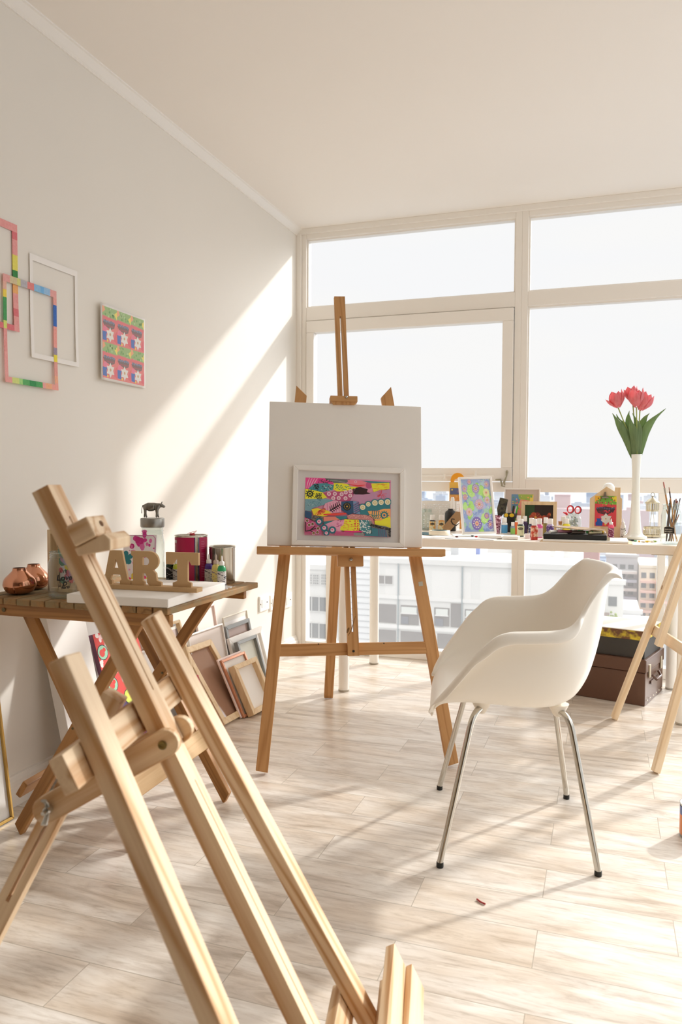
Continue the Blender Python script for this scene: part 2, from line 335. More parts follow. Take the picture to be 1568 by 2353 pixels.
# window wall: bays with fixed upper light, sash or big pane, lower light
def rect_frame(mb, x0, x1, z0, z1, t_, y0, y1):
    tl, tr_, tt, tb = t_ if hasattr(t_, '__len__') else (t_,)*4
    mb.box(x0, x1, y0, y1, z0, z0+tb).box(x0, x1, y0, y1, z1-tt, z1).box(x0, x0+tl, y0, y1, z0+tb, z1-tt).box(x1-tr_, x1, y0, y1, z0+tb, z1-tt)
Y0, Y1 = YW, YW+.07
GY = YW+.035
def bay(n, x0, x1, sash, first=False, mull=None):
    par = thing('window_%d' % n, None, None, ((x0+x1)/2, YW, 0)); par['kind'] = 'structure'
    f = MB(); lw = .058 if first else .035; rw = .035
    if first: f.box(x0, x0+.058, Y0, Y1, 0, H); xi = x0+.058
    else: f.box(x0, x0+.035, Y0, Y1, 0, H); xi = x0+.035
    xo = x1-.035; f.box(xo, x1, Y0, Y1, 0, H)
    f.box(xi, xo, Y0, Y1, 2.470, H)                      # head
    f.box(xi-.002, xo+.002, Y0+.012, Y1, 2.455, 2.470) if False else None
    f.box(xi, xo, Y0, Y1, 1.988, 2.068)                  # transom
    f.box(xi, xo, Y0, Y1, .976, 1.030 if sash else 1.049)
    f.box(xi, xo, Y0, Y1, 0, .058)
    if mull: f.box(mull[0], mull[1], Y0, Y1, .058, .976)
    build(f, 'window_frame', TRIM, par, bevel=.003)
    bd = MB()
    for z0, z1, a, c_ in [(2.068, 2.470, xi, xo)]+([(1.049, 1.988, xi, xo)] if not sash else []):
        rect_frame(bd, a, c_, z0, z1, .008, Y0+.018, Y1-.01)
    build(bd, 'glazing_bead', TRIM, par)
    if first: # stepped left jamb
        j = MB().box(x0, x0+.030, Y0-.018, Y0, 0, H-.03).box(x0, x1+.001, Y0-.018, Y0, H-.030, H); build(j, 'frame_lip', TRIM, par, bevel=.002)
    else:
        j = MB().box(x0, x1, Y0-.018, Y0, H-.030, H); build(j, 'frame_lip', TRIM, par, bevel=.002)
    build(MB().box(xi, xo, GY, GY+.004, 2.068, 2.470), 'upper_pane', PANE, par)
    if sash:
        s_ = MB(); rect_frame(s_, xi+.004, xo-.004, 1.034, 1.984, (.048, .060, .070, .075), Y0-.012, Y1-.02)
        sh = build(s_, 'sash', TRIM, par, bevel=.004)
        build(MB().box(xi+.05, xo-.062, GY-.008, GY-.004, 1.10, 1.92), 'sash_pane', PANE, sh)
        st = MB().tube([(xi+.25, Y0-.03, 1.062), (xo-.10, Y0-.03, 1.064)], .004, 8)
        build(st, 'stay_bar', mat('white_enamel', 'F2EEE6', .35), sh)
        build(MB().lathe([(.009, 0), (.006, .008), (.005, .02), (.009, .03)], 12, M=T(-.69, Y0-.03, 1.062)), 'knob', MATS['white_enamel'], sh)
        build(MB().lathe([(.009, 0), (.006, .008), (.005, .02), (.009, .03)], 12, M=T(-.86, Y0-.03, 1.045)), 'knob', MATS['white_enamel'], sh)
        br_ = mat('aged_metal', 'A09A84', .4, .8)
        lt = MB().tube([(xo-.028, Y0-.022, 1.085), (xo-.030, Y0-.03, 1.06), (xo-.042, Y0-.03, 1.03), (xo-.038, Y0-.03, 1.012)], [.008, .004, .006, .004], 10)
        lt.tube([(xo-.09, Y0-.025, 1.043), (xo-.062, Y0-.025, 1.045), (xo-.055, Y0-.03, 1.02), (xo-.050, Y0-.03, 1.005)], [.004, .005, .005, .003], 8).tube([(xo-.06, Y0-.03, 1.01), (xo-.036, Y0-.03, 1.005)], .003, 8)
        lt.sphere((xo-.028, Y0-.024, 1.088), .008, seg=8)
        build(lt, 'latch', br_, sh)
    else:
        build(MB().box(xi, xo, GY, GY+.004, 1.049, 1.988), 'big_pane', PANE, par)
    segs = [xi, xo] if not mull else [xi, mull[0], mull[1], xo]
    for a in range(0, len(segs), 2): build(MB().box(segs[a], segs[a+1], GY, GY+.004, .058, .976), 'lower_pane', PANED, par)
bay(1, XL, -.454, True, True, (-1.585, -1.535))
bay(2, -.454, 1.0, False, mull=(.262, .300))
wr = MB()
for y in (.6, 2.0, YW): wr.box(XR, XR+.07, y, y+.06, 0, H)
wr.box(XR, XR+.07, .6, YW, 2.47, H).box(XR, XR+.07, .6, YW, 0, .058)
struct(MB().box(XR, XR+.15, YB-.15, .6, 0, H), 'wall_right', DARKW)  # unseen stretch, closed to block fill light from beside the camera
struct(wr, 'window_3', TRIM)

# wall sockets
for i, (ya, yb, lb) in enumerate([(3.786, 3.905, 'white wall socket plate beside the table corner, first of three from the left'), (3.925, 4.045, 'white wall socket plate half hidden by the easel leg, middle of three'), (4.12, 4.235, 'white wall socket plate nearest the window corner')]):
    z = .405-.35*(ya-3.786)*.3
    pl = thing('wall_socket', lb, 'socket', (XL, (ya+yb)/2, z-.09), 'wall sockets')
    build(MB().box(XL, XL+.011, ya, yb, z-.085, z), 'plate', mat('socket_white', 'F4F2EC', .4), pl, bevel=.002)
    build(MB().box(XL+.011, XL+.013, ya+.02, ya+.075, z-.065, z-.02), 'socket_insert', mat('socket_insert', 'ECE9E2', .4), pl, bevel=.001)
    build(MB().box(XL+.011, XL+.0135, ya+.085, ya+.091, z-.045, z-.039), 'slot', BLACK, pl); build(MB().box(XL+.011, XL+.0125, ya+.004, ya+.008, z-.047, z-.04), 'slot', BLACK, pl)

# ------------------------------------------------------------------ easel in the middle
def easel_frame(o, a, lean):
    a = Vector(a).normalized(); nb = Vector((-a.y, a.x, 0)); v = nb*math.sin(lean)+Vector((0, 0, 1))*math.cos(lean); wv = a.cross(v)
    return Vector(o), a, v, wv
STEEL = mat('screw_steel', 'BDBBB5', .25, 1)
DKSCREW = mat('dark_screw', '3A352C', .5, .6)
eo, ea, ev, ew = easel_frame((-.8155, 2.582, 0), (.90370858, .4281481, 0), .17)
def E1(u, v, w_=0): return eo+ea*u+ev*v+ew*w_
ez = thing('studio_easel', 'honey-brown wooden A-frame easel holding the blank canvas in the middle of the room', 'easel', eo)
beam('leg', E1(-.345, .012, -.011), E1(-.193, 1.395, -.011), ea, .043, .022, OAK, ez, top=-.8, bot=-.1)
beam('leg', E1(.343, .012, -.011), E1(.130, 1.395, -.011), ea, .045, .022, OAK, ez, top=.8, bot=.1)
bf = Vector((-1.235, 3.420, .006)); hb = E1(-.03, 1.30, -.035)
beam('rear_leg', bf, hb, ea, .042, .022, OAK, ez, bot=-.05)
beam('crossbar', E1(-.290, .432, -.011), E1(.275, .431, -.011), ev, .044, .020, OAK, ez, bevel=.001)
beam('upper_crossbar', E1(-.21, 1.25, -.033), E1(.16, 1.25, -.033), ev, .05, .02, OAK, ez)
ma_ = beam('mast', E1(-.0145, .408, .010), E1(-.046, 1.762, .010), ea, .041, .020, OAK, ez, slots=[(.085, .62, .007), (.70, 1.275, .006)])
tr = beam('tray', E1(-.362, .789, .050), E1(.322, .774, .050), ev, .026, .056, OAK, ez, bevel=.003)
beam('tray_block', E1(-.070, .751, .033), E1(.024, .751, .033), ev, .044, .022, OAK, ez)
sc_ = MB().lathe([(.006, 0), (.006, .003), (.003, .004)], 14, M=axes(E1(-.022, .754, .0445), ea, ev, ew)); build(sc_, 'bolt', STEEL, ez)
cl = beam('top_clamp', E1(-.090, 1.352, .032), E1(.012, 1.351, .032), ev, .022, .042, OAK, ez, bevel=.002)
build(MB().prism([(-.04, -.009), (.04, -.009), (.048, .002), (-.048, .002)], -.02, .02, M=axes(E1(-.039, 1.339, .030), ea, ev, ew)), 'clamp_lip', OAK, ez)
build(MB().lathe([(.005, 0), (.005, .004), (.002, .006)], 12, M=axes(E1(-.030, 1.357, .053), ea, ev, ew)), 'bolt', STEEL, ez)
build(MB().lathe([(.0045, 0), (.0045, .001)], 12, M=axes(E1(-.015, .425, .0203), ea, ev, ew)), 'screw', DKSCREW, ez)
for uu, vv in [(-.14, .452), (.10, .450)]: build(MB().lathe([(.0025, 0), (.0025, .001)], 8, M=axes(E1(uu, vv, -.0008), ea, ev, ew)), 'screw', DKSCREW, ez)
build(MB().box(-.008, .008, -.008, .008, 0, .0006, M=axes(E1(.243, .665, .0002), ea, ev, ew) @ RZ(.1)), 'grey_sticker', mat('silver_tape', 'B6B3A4', .4), ez)
kn = MB().disc(0, 0, .004, 0, None, ry=.011, M=axes(E1(-.034, .50, .0204), ea, ev, ew) @ RZ(-.4)).stroke([(-.012, -.05), (.0, -.03), (.016, .02)], .003, 0, None, M=axes(E1(-.022, .53, .0204), ea, ev, ew))
build(kn, 'wood_knot', mat('knot_brown', '7A5426', .6), ez)

# canvas and framed print standing on the tray
CANV = mat('primed_canvas', 'F0ECE6', .8, spec=.1, noise=.02, nscale=6, bump=.1)
def rect_on(o, u0, v0, wd, ht, ang): # frame: x right, y up, z toward the viewer
    return axes(o, ea*math.cos(ang)+ev*math.sin(ang), ev*math.cos(ang)-ea*math.sin(ang), ew)
Mc = rect_on(E1(-.325, .8075, .021), 0, 0, 0, 0, -.021)
cvo = MB().box(0, .569, 0, .533, 0, .020)
build(cvo, 'stretched_canvas', CANV, None, Mc, bevel=.0025, label='large blank white stretched canvas clamped upright on the middle easel', cat='canvas')
def picture(name, label, cat, M, wd, ht, bar, dep, fm_, matw=0, matm=None, art=None, group=None, back=True, glassm=None, artm=None, art_rect=None, proud=.004):
    """picture frame: origin bottom left, x right, y up, z forward"""
    t_ = thing(name, label, cat, M=M, group=group); b_ = bar if hasattr(bar, '__len__') else (bar,)*4
    l, r, tp, bt = b_
    f = MB()
    # mitred bars
    o4 = [(0, 0), (wd, 0), (wd, ht), (0, ht)]; i4 = [(l, bt), (wd-r, bt), (wd-r, ht-tp), (l, ht-tp)]
    for k in range(4):
        k2 = (k+1) % 4; q = [o4[k], o4[k2], i4[k2], i4[k]]
        f.prism(q, 0, dep, M=M)
    build(f, 'frame', fm_, t_, bevel=min(.0015, min(b_)*.15), seg=1)
    z = dep*.35
    if matm: build(MB().box(l-.001, wd-r+.001, bt-.001, ht-tp+.001, z-.002, z, M=M), 'mount', matm, t_)
    if art:
        ax0, ay0, ax1, ay1 = art_rect or (l+matw, bt+matw, wd-r-matw, ht-tp-matw)
        a = MB(); art(a, M @ T(ax0, ay0, z+.0004), ax1-ax0, ay1-ay0); build(a, 'print', artm or vcol_mat('print_paint', .6), t_)
    if back: build(MB().box(l*.6, wd-r*.6, bt*.6, ht-tp*.6, z-.006, z-.0022, M=M), 'backing', back if back is not True else mat('hardboard', '9C7E68', .6), t_)
    if glassm: build(MB().box(l-.001, wd-r+.001, bt-.001, ht-tp+.001, z+.003, z+.0045, M=M), 'glazing', glassm, t_)
    return t_

PK, YL, TL, BK, WH, NV, OR, CO, RD, MG = 'DE7FA8', 'F2EA3C', '3F8791', '2E2A2B', 'E9D9DC', '3E6184', 'F6B06A', 'F0908A', 'EE4A4E', 'F0489A'
def main_art(a, M, W_, H_):
    lay = [0]
    def X(p): return ((p[0]-190)/985*W_, (852-p[1])/684*H_)
    def poly(c, pts):
        lay[0] += 1; q = [(min(max(x, 0), W_), min(max(y, 0), H_)) for x, y in map(X, pts)]
        a.face(q[::-1], lay[0]*2e-5, c, M)
    def disc(c, x, y, r, ry=None):
        lay[0] += 1; p = X((x, y)); r = r/985*W_
        pts = [(min(max(p[0]+r*math.cos(k*PI/7), 0), W_), min(max(p[1]+(ry or 1)*r*math.sin(k*PI/7), 0), H_)) for k in range(14)]
        a.face(pts, lay[0]*2e-5, c, M)
    def st(c, pts, wd):
        a.stroke([X(q) for q in pts], wd/985*W_, lay[0]*2e-5+2e-5, c, M)
    rnd = random.Random(3)
    poly('E59AB8', [(190, 168), (1175, 168), (1175, 852), (190, 852)])
    poly('F2549C', [(190, 168), (430, 168), (350, 240), (280, 300), (190, 310)])
    for k in range(4): st('F7C3D6', [(235+k*30, 172), (215+k*26, 230), (205+k*20, 295)], 9)
    poly('6E7470', [(410, 168), (700, 175), (660, 215), (520, 225), (430, 195)])
    for k in range(3): st('A8AAA6', [(450+k*60, 190+k*6), (560+k*40, 196+k*6)], 5)
    poly('E0468F', [(330, 178), (420, 180), (510, 215), (500, 238), (330, 225)])
    for k in range(26): disc(BK, 335+rnd.random()*150, 185+rnd.random()*42, 5)
    poly('F48A98', [(670, 180), (850, 185), (940, 220), (900, 262), (780, 262), (680, 215)]); disc('C05A86', 920, 235, 40)
    st(RD, [(690, 235), (790, 248), (870, 235)], 16); disc('F8C8D0', 765, 200, 15); disc('D9608A', 765, 200, 7)
    poly(TL, [(830, 185), (1170, 190), (1150, 215), (930, 205)])
    poly(YL, [(945, 215), (1156, 196), (1156, 275), (1040, 290), (975, 320), (955, 262)])
    for k in range(22): x = 960+rnd.random()*160; y = 215+rnd.random()*70; st('F5A040', [(x, y), (x+32, y-5)], 5)
    poly('4E96A0', [(225, 300), (290, 238), (430, 228), (515, 250), (500, 310), (380, 338), (250, 318)])
    for k in range(40): disc(BK, 285+rnd.random()*60, 240+rnd.random()*80, 5)
    for k in range(14): x = 370+rnd.random()*120; y = 250+rnd.random()*60; st('DDE4E6', [(x, y), (x+14, y+10)], 4)
    for k in range(5): disc('6A2446', 385+k*22, 270+(k % 3)*22, 7)
    poly(YL, [(515, 225), (600, 222), (690, 232), (690, 258), (800, 262), (700, 305), (560, 328), (510, 300)])
    for k in range(34): x = 525+rnd.random()*190; y = 235+rnd.random()*75; st('3E9C70', [(x, y), (x+15, y-3)], 7)
    poly('C25682', [(395, 345), (500, 325), (620, 320), (745, 290), (745, 370), (700, 430), (600, 445), (450, 400)])
    for x, y in [(460, 355), (527, 352), (605, 355), (652, 332), (706, 315), (510, 405), (572, 402), (650, 402), (704, 368)]: disc('F2D5DC', x, y, 23); disc('C25682', x, y, 11); disc('E8B2C2', x, y, 6)
    poly('C994B4', [(745, 350), (900, 330), (1160, 275), (1165, 410), (980, 430), (820, 470), (700, 440)])
    poly('3A1B1E', [(740, 330), (770, 270), (820, 262), (905, 285), (895, 320), (940, 335), (850, 352), (760, 352)])
    for k in range(30): disc(BK, 735+rnd.random()*60, 280+rnd.random()*70, 5)
    for k in range(16):
        an = rnd.random()*6.28; st('F2606E', [(1065+10*math.cos(an), 340+8*math.sin(an)), (1065+60*math.cos(an), 340+48*math.sin(an))], 5)
    poly(YL, [(190, 305), (300, 320), (385, 340), (440, 400), (340, 435), (190, 425)])
    disc('2C3A34', 243, 362, 36); disc(YL, 243, 362, 20); disc('2C3A34', 243, 362, 12)
    for k in range(10): an = k*.628; st('2C3A34', [(243+32*math.cos(an), 362+32*math.sin(an)), (243+52*math.cos(an), 362+52*math.sin(an))], 10)
    st('2C3A34', [(290, 410), (330, 380), (380, 375)], 9)
    for k in range(4): st('2C3A34', [(310+k*18, 395-k*4), (318+k*18, 350)], 9); st('2C3A34', [(310+k*18, 395-k*4), (340+k*14, 425)], 9)
    poly('7FA9B4', [(190, 425), (430, 415), (510, 432), (400, 490), (280, 530), (260, 575), (190, 560)])
    for k in range(60): disc('A8C8CE' if k % 2 else '4F8694', 195+rnd.random()*180, 430+rnd.random()*80, 4)
    poly('E9A9C0', [(420, 470), (520, 432), (600, 440), (600, 570), (470, 590), (400, 520)])
    for k in range(5): st('D46A94', [(440+k*34, 470-k*6), (445+k*34, 570)], 6)
    st('2A2425', [(470, 560), (530, 520), (590, 475)], 16)
    for k in range(6): x, y = 480+k*20, 548-k*13; st('2A2425', [(x, y), (x-8, y-42)], 10); st('2A2425', [(x, y), (x+30, y+26)], 10)
    poly('35587C', [(600, 445), (735, 430), (745, 575), (690, 600), (600, 540)]); disc('22262E', 668, 500, 48); disc('C9A040', 668, 500, 10)
    for k in range(12): an = k*.52; disc('D8B050', 668+32*math.cos(an), 500+32*math.sin(an), 4)
    poly('7E9CC0', [(738, 432), (790, 440), (822, 590), (745, 580)])
    for k in range(5): st('9A5C8E', [(742+k*3, 480+k*24), (800+k*4, 440+k*24)], 8); st('2E6E86', [(742+k*3, 490+k*24), (804+k*4, 450+k*24)], 8)
    poly('3B828C', [(820, 520), (900, 470), (1165, 400), (1168, 520), (1060, 545), (960, 560), (910, 600), (820, 590)])
    for x, y, r_ in [(848, 505, 34), (912, 467, 30), (988, 448, 36), (1060, 438, 34), (1135, 432, 36)]: disc('3B828C', x, y, r_+9); disc('F0E6C4', x, y, r_-3); disc('D2C07C', x, y, r_*.5); disc('F0E6C4', x, y, r_*.3)
    poly(OR, [(905, 548), (1020, 540), (1090, 515), (1168, 512), (1168, 640), (1000, 660), (930, 600)])
    disc('2D7F80', 1097, 592, 42); disc(OR, 1097, 592, 27); disc('3A6C9A', 1097, 592, 13)
    for k in range(12): an = k*.52; st('2D7F80', [(1097+36*math.cos(an), 592+36*math.sin(an)), (1097+56*math.cos(an), 592+56*math.sin(an))], 9)
    st('2D7F80', [(920, 585), (980, 605), (1040, 590)], 9)
    for k in range(4): st('2D7F80', [(955+k*24, 598), (962+k*24, 548)], 9); disc('6A3A70', 964+k*24, 545, 7); st('2D7F80', [(955+k*24, 600), (985+k*18, 640)], 9)
    poly(YL, [(985, 660), (1060, 655), (1120, 620), (1168, 610), (1172, 745), (1060, 720), (990, 705)])
    poly('F3DC3C', [(262, 545), (330, 530), (460, 560), (500, 600), (400, 628), (290, 615)])
    for k in range(16): an = rnd.random()*3.1; st('F07050', [(350, 560), (350+75*math.cos(an-.5), 560+55*math.sin(an-.7))], 8)
    st('EE4E44', [(400, 605), (520, 600), (660, 585)], 26)
    poly('35587C', [(190, 565), (270, 585), (265, 665), (190, 640)])
    poly('8E857C', [(270, 620), (400, 628), (405, 690), (310, 700), (265, 665)])
    for k in range(50): disc(BK, 275+rnd.random()*120, 625+rnd.random()*60, 4)
    poly('F0907E', [(400, 632), (530, 628), (620, 650), (500, 680), (405, 685)])
    poly(TL, [(530, 625), (670, 612), (665, 648), (590, 662)]); poly(TL, [(400, 690), (530, 668), (500, 730), (410, 740)])
    poly('D28A88', [(670, 610), (720, 590), (880, 595), (960, 630), (990, 710), (940, 690), (900, 655), (680, 650)])
    for k in range(60): disc('EFC3B8', 690+rnd.random()*250, 600+rnd.random()*48, 3.5)
    poly('F2A8C4', [(530, 670), (640, 660), (640, 760), (600, 800), (480, 830), (400, 800), (380, 740)])
    for k in range(18): x = 545+rnd.random()*80; y = 670+rnd.random()*80; st('C8588A', [(x, y), (x+16, y-8)], 5)
    poly(YL, [(640, 655), (800, 655), (830, 700), (805, 785), (700, 800), (590, 785), (600, 740), (630, 720)])
    for k in range(34): x = 615+rnd.random()*180; y = 665+rnd.random()*120; st('EE8A48', [(x, y), (x+20, y)], 7)
    for k in range(8): disc('E8404A', 762+(k % 2)*30, 672+(k//2)*30, 8)
    st('F2408A', [(640, 795), (740, 800), (860, 792)], 22)
    poly('4E8E96', [(805, 655), (915, 655), (950, 720), (955, 815), (880, 825), (820, 780)])
    for k in range(60): disc('EFF2F0', 812+rnd.random()*130, 662+rnd.random()*155, 6.5)
    poly('8B8C88', [(920, 668), (945, 668), (970, 712), (1100, 722), (1172, 745), (1172, 852), (1140, 850), (1110, 760), (960, 745), (925, 700)])
    for k in range(110): u_ = rnd.random(); x = 930+u_*230; y = 700+u_*50+rnd.random()*24; disc(BK, x, y, 4.5)
    for k in range(40): disc(BK, 1145+rnd.random()*26, 745+rnd.random()*100, 4.5)
    poly('45808E', [(950, 748), (1110, 765), (1130, 852), (860, 848), (880, 825), (955, 815)])
    for k in range(4): st('7E4A74', [(1030+k*24, 755), (1036+k*24, 848)], 7)
    poly('C25682', [(190, 652), (310, 700), (380, 800), (380, 840), (190, 835)])
    st(BK, [(195, 810), (250, 800), (310, 745)], 14); st(BK, [(196, 700), (200, 810)], 10); st(BK, [(265, 790), (330, 770)], 10); st(BK, [(250, 798), (300, 825)], 10)
    for x, y in [(216, 684), (240, 734), (278, 724), (341, 772), (334, 818), (292, 830)]: disc('EFD0D4', x, y, 19); disc('2A2020', x, y, 14); disc('B98A4A', x, y, 7)
    for x, y, r_ in [(352, 692, 42), (410, 765, 40), (503, 787, 42), (435, 825, 34)]: disc('2E6F80', x, y, r_); disc('F2C4D4', x, y, r_*.55); disc('D85A86', x-4, y-4, r_*.22)
    poly('C65A86', [(540, 800), (745, 812), (760, 845), (530, 840)]); poly('8E9790', [(745, 815), (860, 815), (865, 846), (750, 844)])
FRW = mat('white_frame', 'F2EEE8', .35)
Mp = rect_on(E1(-.238, .8065, .0415) + ew*.002, 0, 0, 0, 0, -.03)
picture('framed_picture', 'white framed colourful abstract print with grey mount, standing in front of the blank canvas', 'picture', Mp, .412, .293, .018, .018, FRW,
        matm=mat('grey_mount', 'DAD5D2', .8), art=main_art, art_rect=(.046, .038, .362, .249), back=True)

# ------------------------------------------------------------------ pine easel in the foreground
fo = Vector((-.2705, 1.0477, 0)); fu = Vector((-.20746964, .97824146, 0)); fv = Vector((-.44021585, -.09336287, .89302485)); fw = Vector((.87359393, .18527555, .45000736))
def E2(u, v, w_=0): return fo+fu*u+fv*v+fw*w_
e2 = thing('studio_easel', 'light pine easel in the near left foreground, seen from its side', 'easel', fo)
for s in (-1, 1): beam('leg', E2(s*.241, .006, -.0134), E2(s*.1518, .915, -.0134), fu, .042, .0268, PINE, e2, bevel=.0028, seg=2)
beam('mast', E2(0, .73, -.009), E2(.002, 1.152, -.009), fu, .0406, .027, PINE, e2, slots=[(.085, .37, .0035)])
beam('lower_mast', E2(-.001, .05, -.012), E2(0, .745, -.012), fu, .0406, .027, PINE, e2, slots=[(.10, .62, .0025)])
beam('crossbar', E2(-.226, .789, -.0378), E2(.226, .789, -.0378), fv, .046, .020, PINE, e2, bevel=.001)
beam('lower_crossbar', E2(-.238, .16, -.0378), E2(.238, .16, -.0378), fv, .05, .020, PINE, e2, bevel=.001)
for s in (-1, 1):
    z = (E2(0, .728, -.205)-E2(0, .742, .0)).normalized()
    A_ = E2(s*.0300, .742, .002); M_ = axes(A_, z, fu.cross(z)*-1 if False else z.cross(fu), z.cross(z.cross(fu)))
    # bar with round ends: profile in the v-w plane, extruded across u
    Lb = .212; r_ = .020; prof = [(-r_*math.cos(a), r_*math.sin(a)) for a in [PI/2-k*PI/8 for k in range(9)]][::-1]
    pts = [(0-r_*math.sin(k*PI/8+0), r_*math.cos(k*PI/8)) for k in range(9)] + [(Lb+r_*math.sin(k*PI/8), -r_*math.cos(k*PI/8)) for k in range(9)]
    yv = fu.cross(z); bm2 = MB().prism(pts, -.007, .007); bm2.v = [(q_[1], q_[2], q_[0]) for q_ in bm2.v]; br_ = build(bm2, 'brace', PINE, e2, axes(A_, yv, z.cross(yv), z), bevel=.0015, keep=True)
    build(MB().lathe([(.0065, 0), (.0065, .0015), (.003, .0015), (.003, .0005)], 14, M=axes(A_+fu*s*.0072+z*.004, z, yv*s, fu*s)), 'bolt', mat('brass_bolt', '7E6C3E', .35, .9), br_)
rl_a = E2(0, .833, -.052); rl_d = (fv*-.58+fw*-.815).normalized()
rl_b = rl_a + rl_d*((rl_a.z-.008)/-rl_d.z)
beam('rear_leg', rl_a, rl_b, rl_d.cross(fu), .030, .028, PINE, e2, bevel=.004, slots=[(.10, .36, .006)])
WN = MB(); wc = E2(-.041, .729, -.199)
WN.lathe([(.007, 0), (.006, .006), (.005, .010)], 14, M=axes(wc, fv, fw, -fu)).lathe([(.003, .008), (.003, .018)], 10, M=axes(wc, fv, fw, -fu))
for s_ in (-1, 1):
    WN.tube([wc-fu*.004+(fv*.004+fw*.002)*s_, wc-fu*.009+(fv*.011+fw*.006)*s_, wc-fu*.015+(fv*.016+fw*.008)*s_], [.0035, .0045, .0050], 10, flat=.45)
build(WN, 'wing_nut', STEEL, e2)
ck = MB().box(-.030, .030, -.016, .016, -.018, .018)
build(ck, 'clamp_block', PINE, e2, axes(E2(-.008, 1.066, .0275), fu, fw.cross(fu)*-1 if False else fv, fu.cross(fv)), bevel=.003)
build(MB().lathe([(.0045, 0), (.0045, .0008)], 14, M=axes(E2(-.002, 1.068, .0458), fu, fv, fw)), 'screw_hole', mat('hole_brown', '6B4420', .8), e2)
wedge = MB().prism([(0, 0), (.050, 0), (.055, -.012), (.048, -.026), (.0, -.012)], -.040, .034, M=axes(E2(0, 1.049, .006), fw, fv, fu.cross(I4.to_3x3() @ Vector((0, 0, 0))) if False else fw.cross(fv)))
build(wedge, 'clamp_lip', PINE, e2, bevel=.002)
# tray near the floor
beam('tray', E2(-.30, .098, .034), E2(.335, .098, .034), fw, .070, .020, PINE, e2)
beam('tray_lip', E2(-.30, .130, .048), E2(.335, .130, .048), fv, .064, .018, PINE, e2, bevel=.001)
beam('lip_strip', E2(-.30, .088, .064), E2(.335, .088, .064), fv, .052, .012, PINE, e2, bevel=.001)

# ------------------------------------------------------------------ pale easel at the right
ro, ra, rv, rw = easel_frame((.104, 3.2265, 0), (.21422129, -.97678515, 0), .2873772)
def E3(u, v, w_=0): return ro+ra*u+rv*v+rw*w_
e3 = thing('studio_easel', 'pale untreated pine easel cut off by the right edge of the photo', 'easel', ro)
for s in (-1, 1): beam('leg', E3(s*.3125, .008, -.012), E3(s*(.3125-.1537*1.3), 1.3, -.012), ra, .038, .024, PALE, e3, bevel=.003)
beam('crossbar', E3(-.262, .435, -.034), E3(.262, .435, -.034), rv, .042, .018, PALE, e3, bevel=.001)
beam('mast', E3(0, .405, .012), E3(0, 1.55, .012), ra, .040, .022, PALE, e3, slots=[(.10, .9, .003)])
hb = E3(0, 1.2, -.05); beam('rear_leg', hb, (hb.x+.42, hb.y+.12, .01), ra, .038, .024, PALE, e3)
beam('upper_crossbar', E3(-.16, 1.18, -.034), E3(.16, 1.18, -.034), rv, .042, .018, PALE, e3, bevel=.001)
build(MB().sphere((0, 0, 0), .014, M=axes(E3(-.3125+.1537*.62, .62, -.004), ra, rv, rw), sc_=(.8, 1.3, .35)), 'wood_knot', mat('pale_knot', '9C7440', .6), e3)

# ------------------------------------------------------------------ armchair
CH = thing('armchair', 'white moulded plastic armchair on four chrome tube legs', 'chair', (-.256, 2.306, 0))
cc = Vector((-.256, 2.306, 0)); cf = Vector((-.981, -.194, 0)).normalized(); cs = Vector((cf.y, -cf.x, 0)); cs = -cs if cs.y > 0 else cs
Mch = axes(cc, cf, cs, (0, 0, 1))
def interp(tab, t):
    for (a, *va_), (b, *vb) in zip(tab, tab[1:]):
        if t <= b: k = (t-a)/(b-a); k = max(0, k); return [x+(y-x)*k for x, y in zip(va_, vb)]
    return tab[-1][1:]
def smooth(tab, t, h_=.035):
    q = [interp(tab, min(1, max(0, t+d*h_))) for d in (-1, -.5, 0, .5, 1)]; return [sum(z)/5 for z in zip(*q)]
#        t     fc    zc     fr    yr    zr   Y(width of pan)  p
tab = [(0.00, .232, .392, .222, .195, .412, .195, .60),
       (0.07, .220, .416, .210, .225, .448, .225, .60),
       (0.18, .165, .424, .165, .262, .512, .255, .52),
       (0.30, .085, .420, .090, .285, .612, .270, .48),
       (0.37, .020, .416, .055, .290, .648, .275, .45),
       (0.50, -.060, .414, -.045, .290, .652, .278, .45),
       (0.60, -.125, .424, -.112, .284, .656, .272, .48),
       (0.67, -.165, .455, -.140, .265, .672, .258, .52),
       (0.76, -.195, .535, -.168, .236, .712, .238, .58),
       (0.88, -.212, .660, -.200, .208, .762, .212, .65),
       (1.00, -.232, .796, -.232, .182, .792, .182, .75)]
NS, NA = 46, 16
shell = []; rims = []
for i in range(NS+1):
    t_ = i/NS; fc, zc, fr, yr, zr, Yw, pe = smooth(tab, t_, .045 if .02 < t_ < .98 else 0)
    row = []
    for j in range(-NA, NA+1):
        a_ = abs(j)/NA*PI/2; s_ = 1 if j >= 0 else -1
        si = math.sin(a_)**pe; co = 1-math.cos(a_)**pe
        y = s_*(Yw*si + (yr-Yw)*co); z = zc+(zr-zc)*co; f_ = fc+(fr-fc)*co - (.0 if t_ < .6 else .035*(1-si**2)*min(1, (t_-.6)/.25))*(1 if t_ < .9 else 1)
        row.append((f_, y, z))
    shell.append(row)
def dn(t_): return max(0, min(1, (t_-.02)/.12))*1.0
full = []
